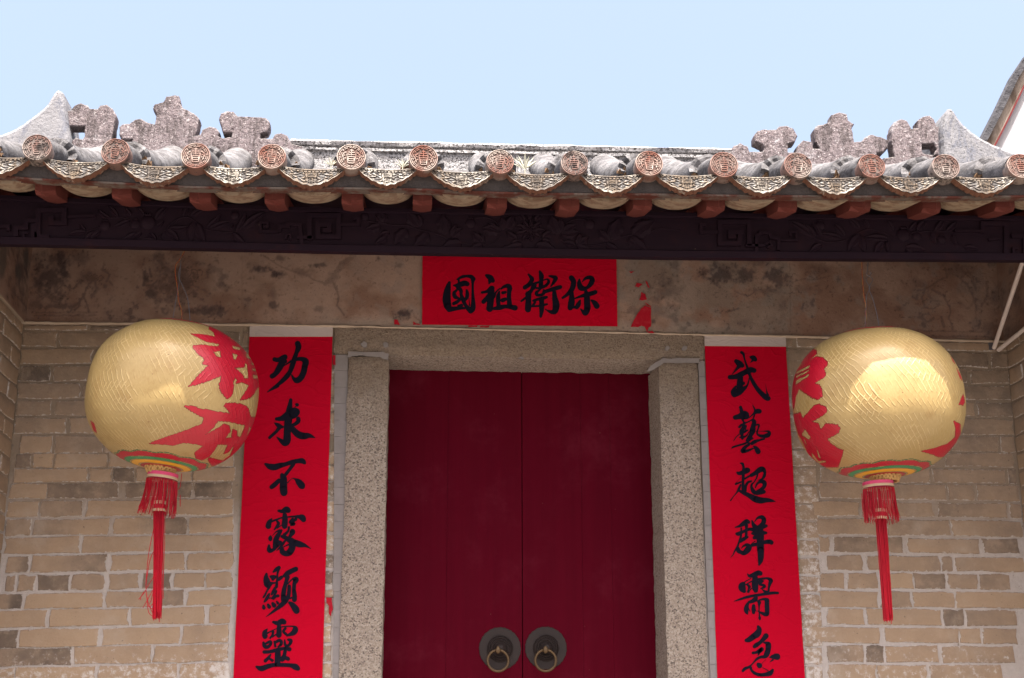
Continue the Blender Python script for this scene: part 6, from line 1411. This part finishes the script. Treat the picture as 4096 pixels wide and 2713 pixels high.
# ------------------------------------------------------------------ weeds rooted in the roof
def weed(px, py, Y, n, size, label):
    c = at(px, py, Y); m = MB()
    for k in range(n):
        a = R_(90 + (k - (n - 1) / 2) * 130 / n + jit(8)); L = size * random.uniform(.7, 1.1); yb = jit(.02)
        d = Vector((math.cos(a), yb * 8, math.sin(a))); nn = Vector((-math.sin(a), 0, math.cos(a))); w = size * .07
        m.add([(0, 0, 0), tuple(d * L * .5 + nn * w), tuple(d * L + Vector((0, -.006, -L * .12))), tuple(d * L * .5 - nn * w)], [(0, 1, 2), (0, 2, 3)])
    m.tube([(0, 0, -.02), (0, .003, size * .5)], .002, 5)
    o = m.build('weed', M['leaf']); o.location = c; tag(o, label, 'weed', 'weeds rooted between the eave tiles')
G3 = crop(1000, 500, 1.9733)
weed(*G3(2170, 350), YE + .08, 10, .065, 'tallest grey-green weed sprouting on the eave, above the banner')
weed(*G3(640, 325), YE + .10, 6, .040, 'small dry weed between eave tiles, leftmost of the three')
weed(*G3(1205, 335), YE + .10, 6, .045, 'small dry weed between eave tiles, middle one of the three')

# ------------------------------------------------------------------ neighbouring gable at the right edge
nb_ = empty('neighbour_building', (0, 0, 0)); tag(nb_, 'pale neighbouring gable with dark tiled verge, rising at the right edge', 'building')
YN = 2.6
vp = [at(*G2(x, y), YN) for x, y in ((1640, 860), (1785, 605), (1880, 420), (1985, 200), (2084, 50), (2230, -130), (2420, -340))]
def gable_strip(o0, o1, y0, y1, name, mat):
    m = MB(); n = len(vp)
    pts = []
    for i, p in enumerate(vp):
        d = (vp[min(i + 1, n - 1)] - vp[max(i - 1, 0)]); d.y = 0; d.normalize(); q = Vector((d.z, 0, -d.x))
        pts.append((p + q * o0, p + q * o1))
    m.grid(lambda i, j: ((pts[i][0].x, y0, pts[i][0].z), (pts[i][1].x, y0, pts[i][1].z))[j], n, 2)
    m.grid(lambda i, j: (pts[i][0].x, (y0, y1)[j], pts[i][0].z), n, 2); m.grid(lambda i, j: (pts[i][1].x, (y0, y1)[j], pts[i][1].z), n, 2)
    m.build(name, M[mat], nb_)
k_ = 1 / 1.7425 / F_PX * 8.6
gable_strip(-2 * k_, 44 * k_, YN - .07, YN + .03, 'roof_verge', 'verge')
gable_strip(42 * k_, 112 * k_, YN - .03, YN + .01, 'plaster_band', 'gband')
gable_strip(112 * k_, 124 * k_, YN - .035, YN + .01, 'red_stripe', 'stripe')
m = MB()
low = [Vector((p.x, YN, p.z)) + Vector((50 * k_, 0, -20 * k_)) for p in vp]
m.add([(p.x, YN, p.z) for p in low] + [(p.x, YN, 0) for p in low], [(i, i + 1, len(low) + i + 1, len(low) + i) for i in range(len(low) - 1)])
e0 = low[-1]; m.add([(e0.x, YN, e0.z), (e0.x + 4, YN, e0.z + .5), (e0.x + 4, YN, 0), (e0.x, YN, 0)], [(0, 1, 2, 3)])
m.add([(low[0].x, YN, 0), (low[0].x, YN + 5, 0), (low[0].x, YN + 5, low[0].z), (low[0].x, YN, low[0].z)], [(0, 1, 2, 3)])
m.build('gable_wall', M['gable'], nb_)
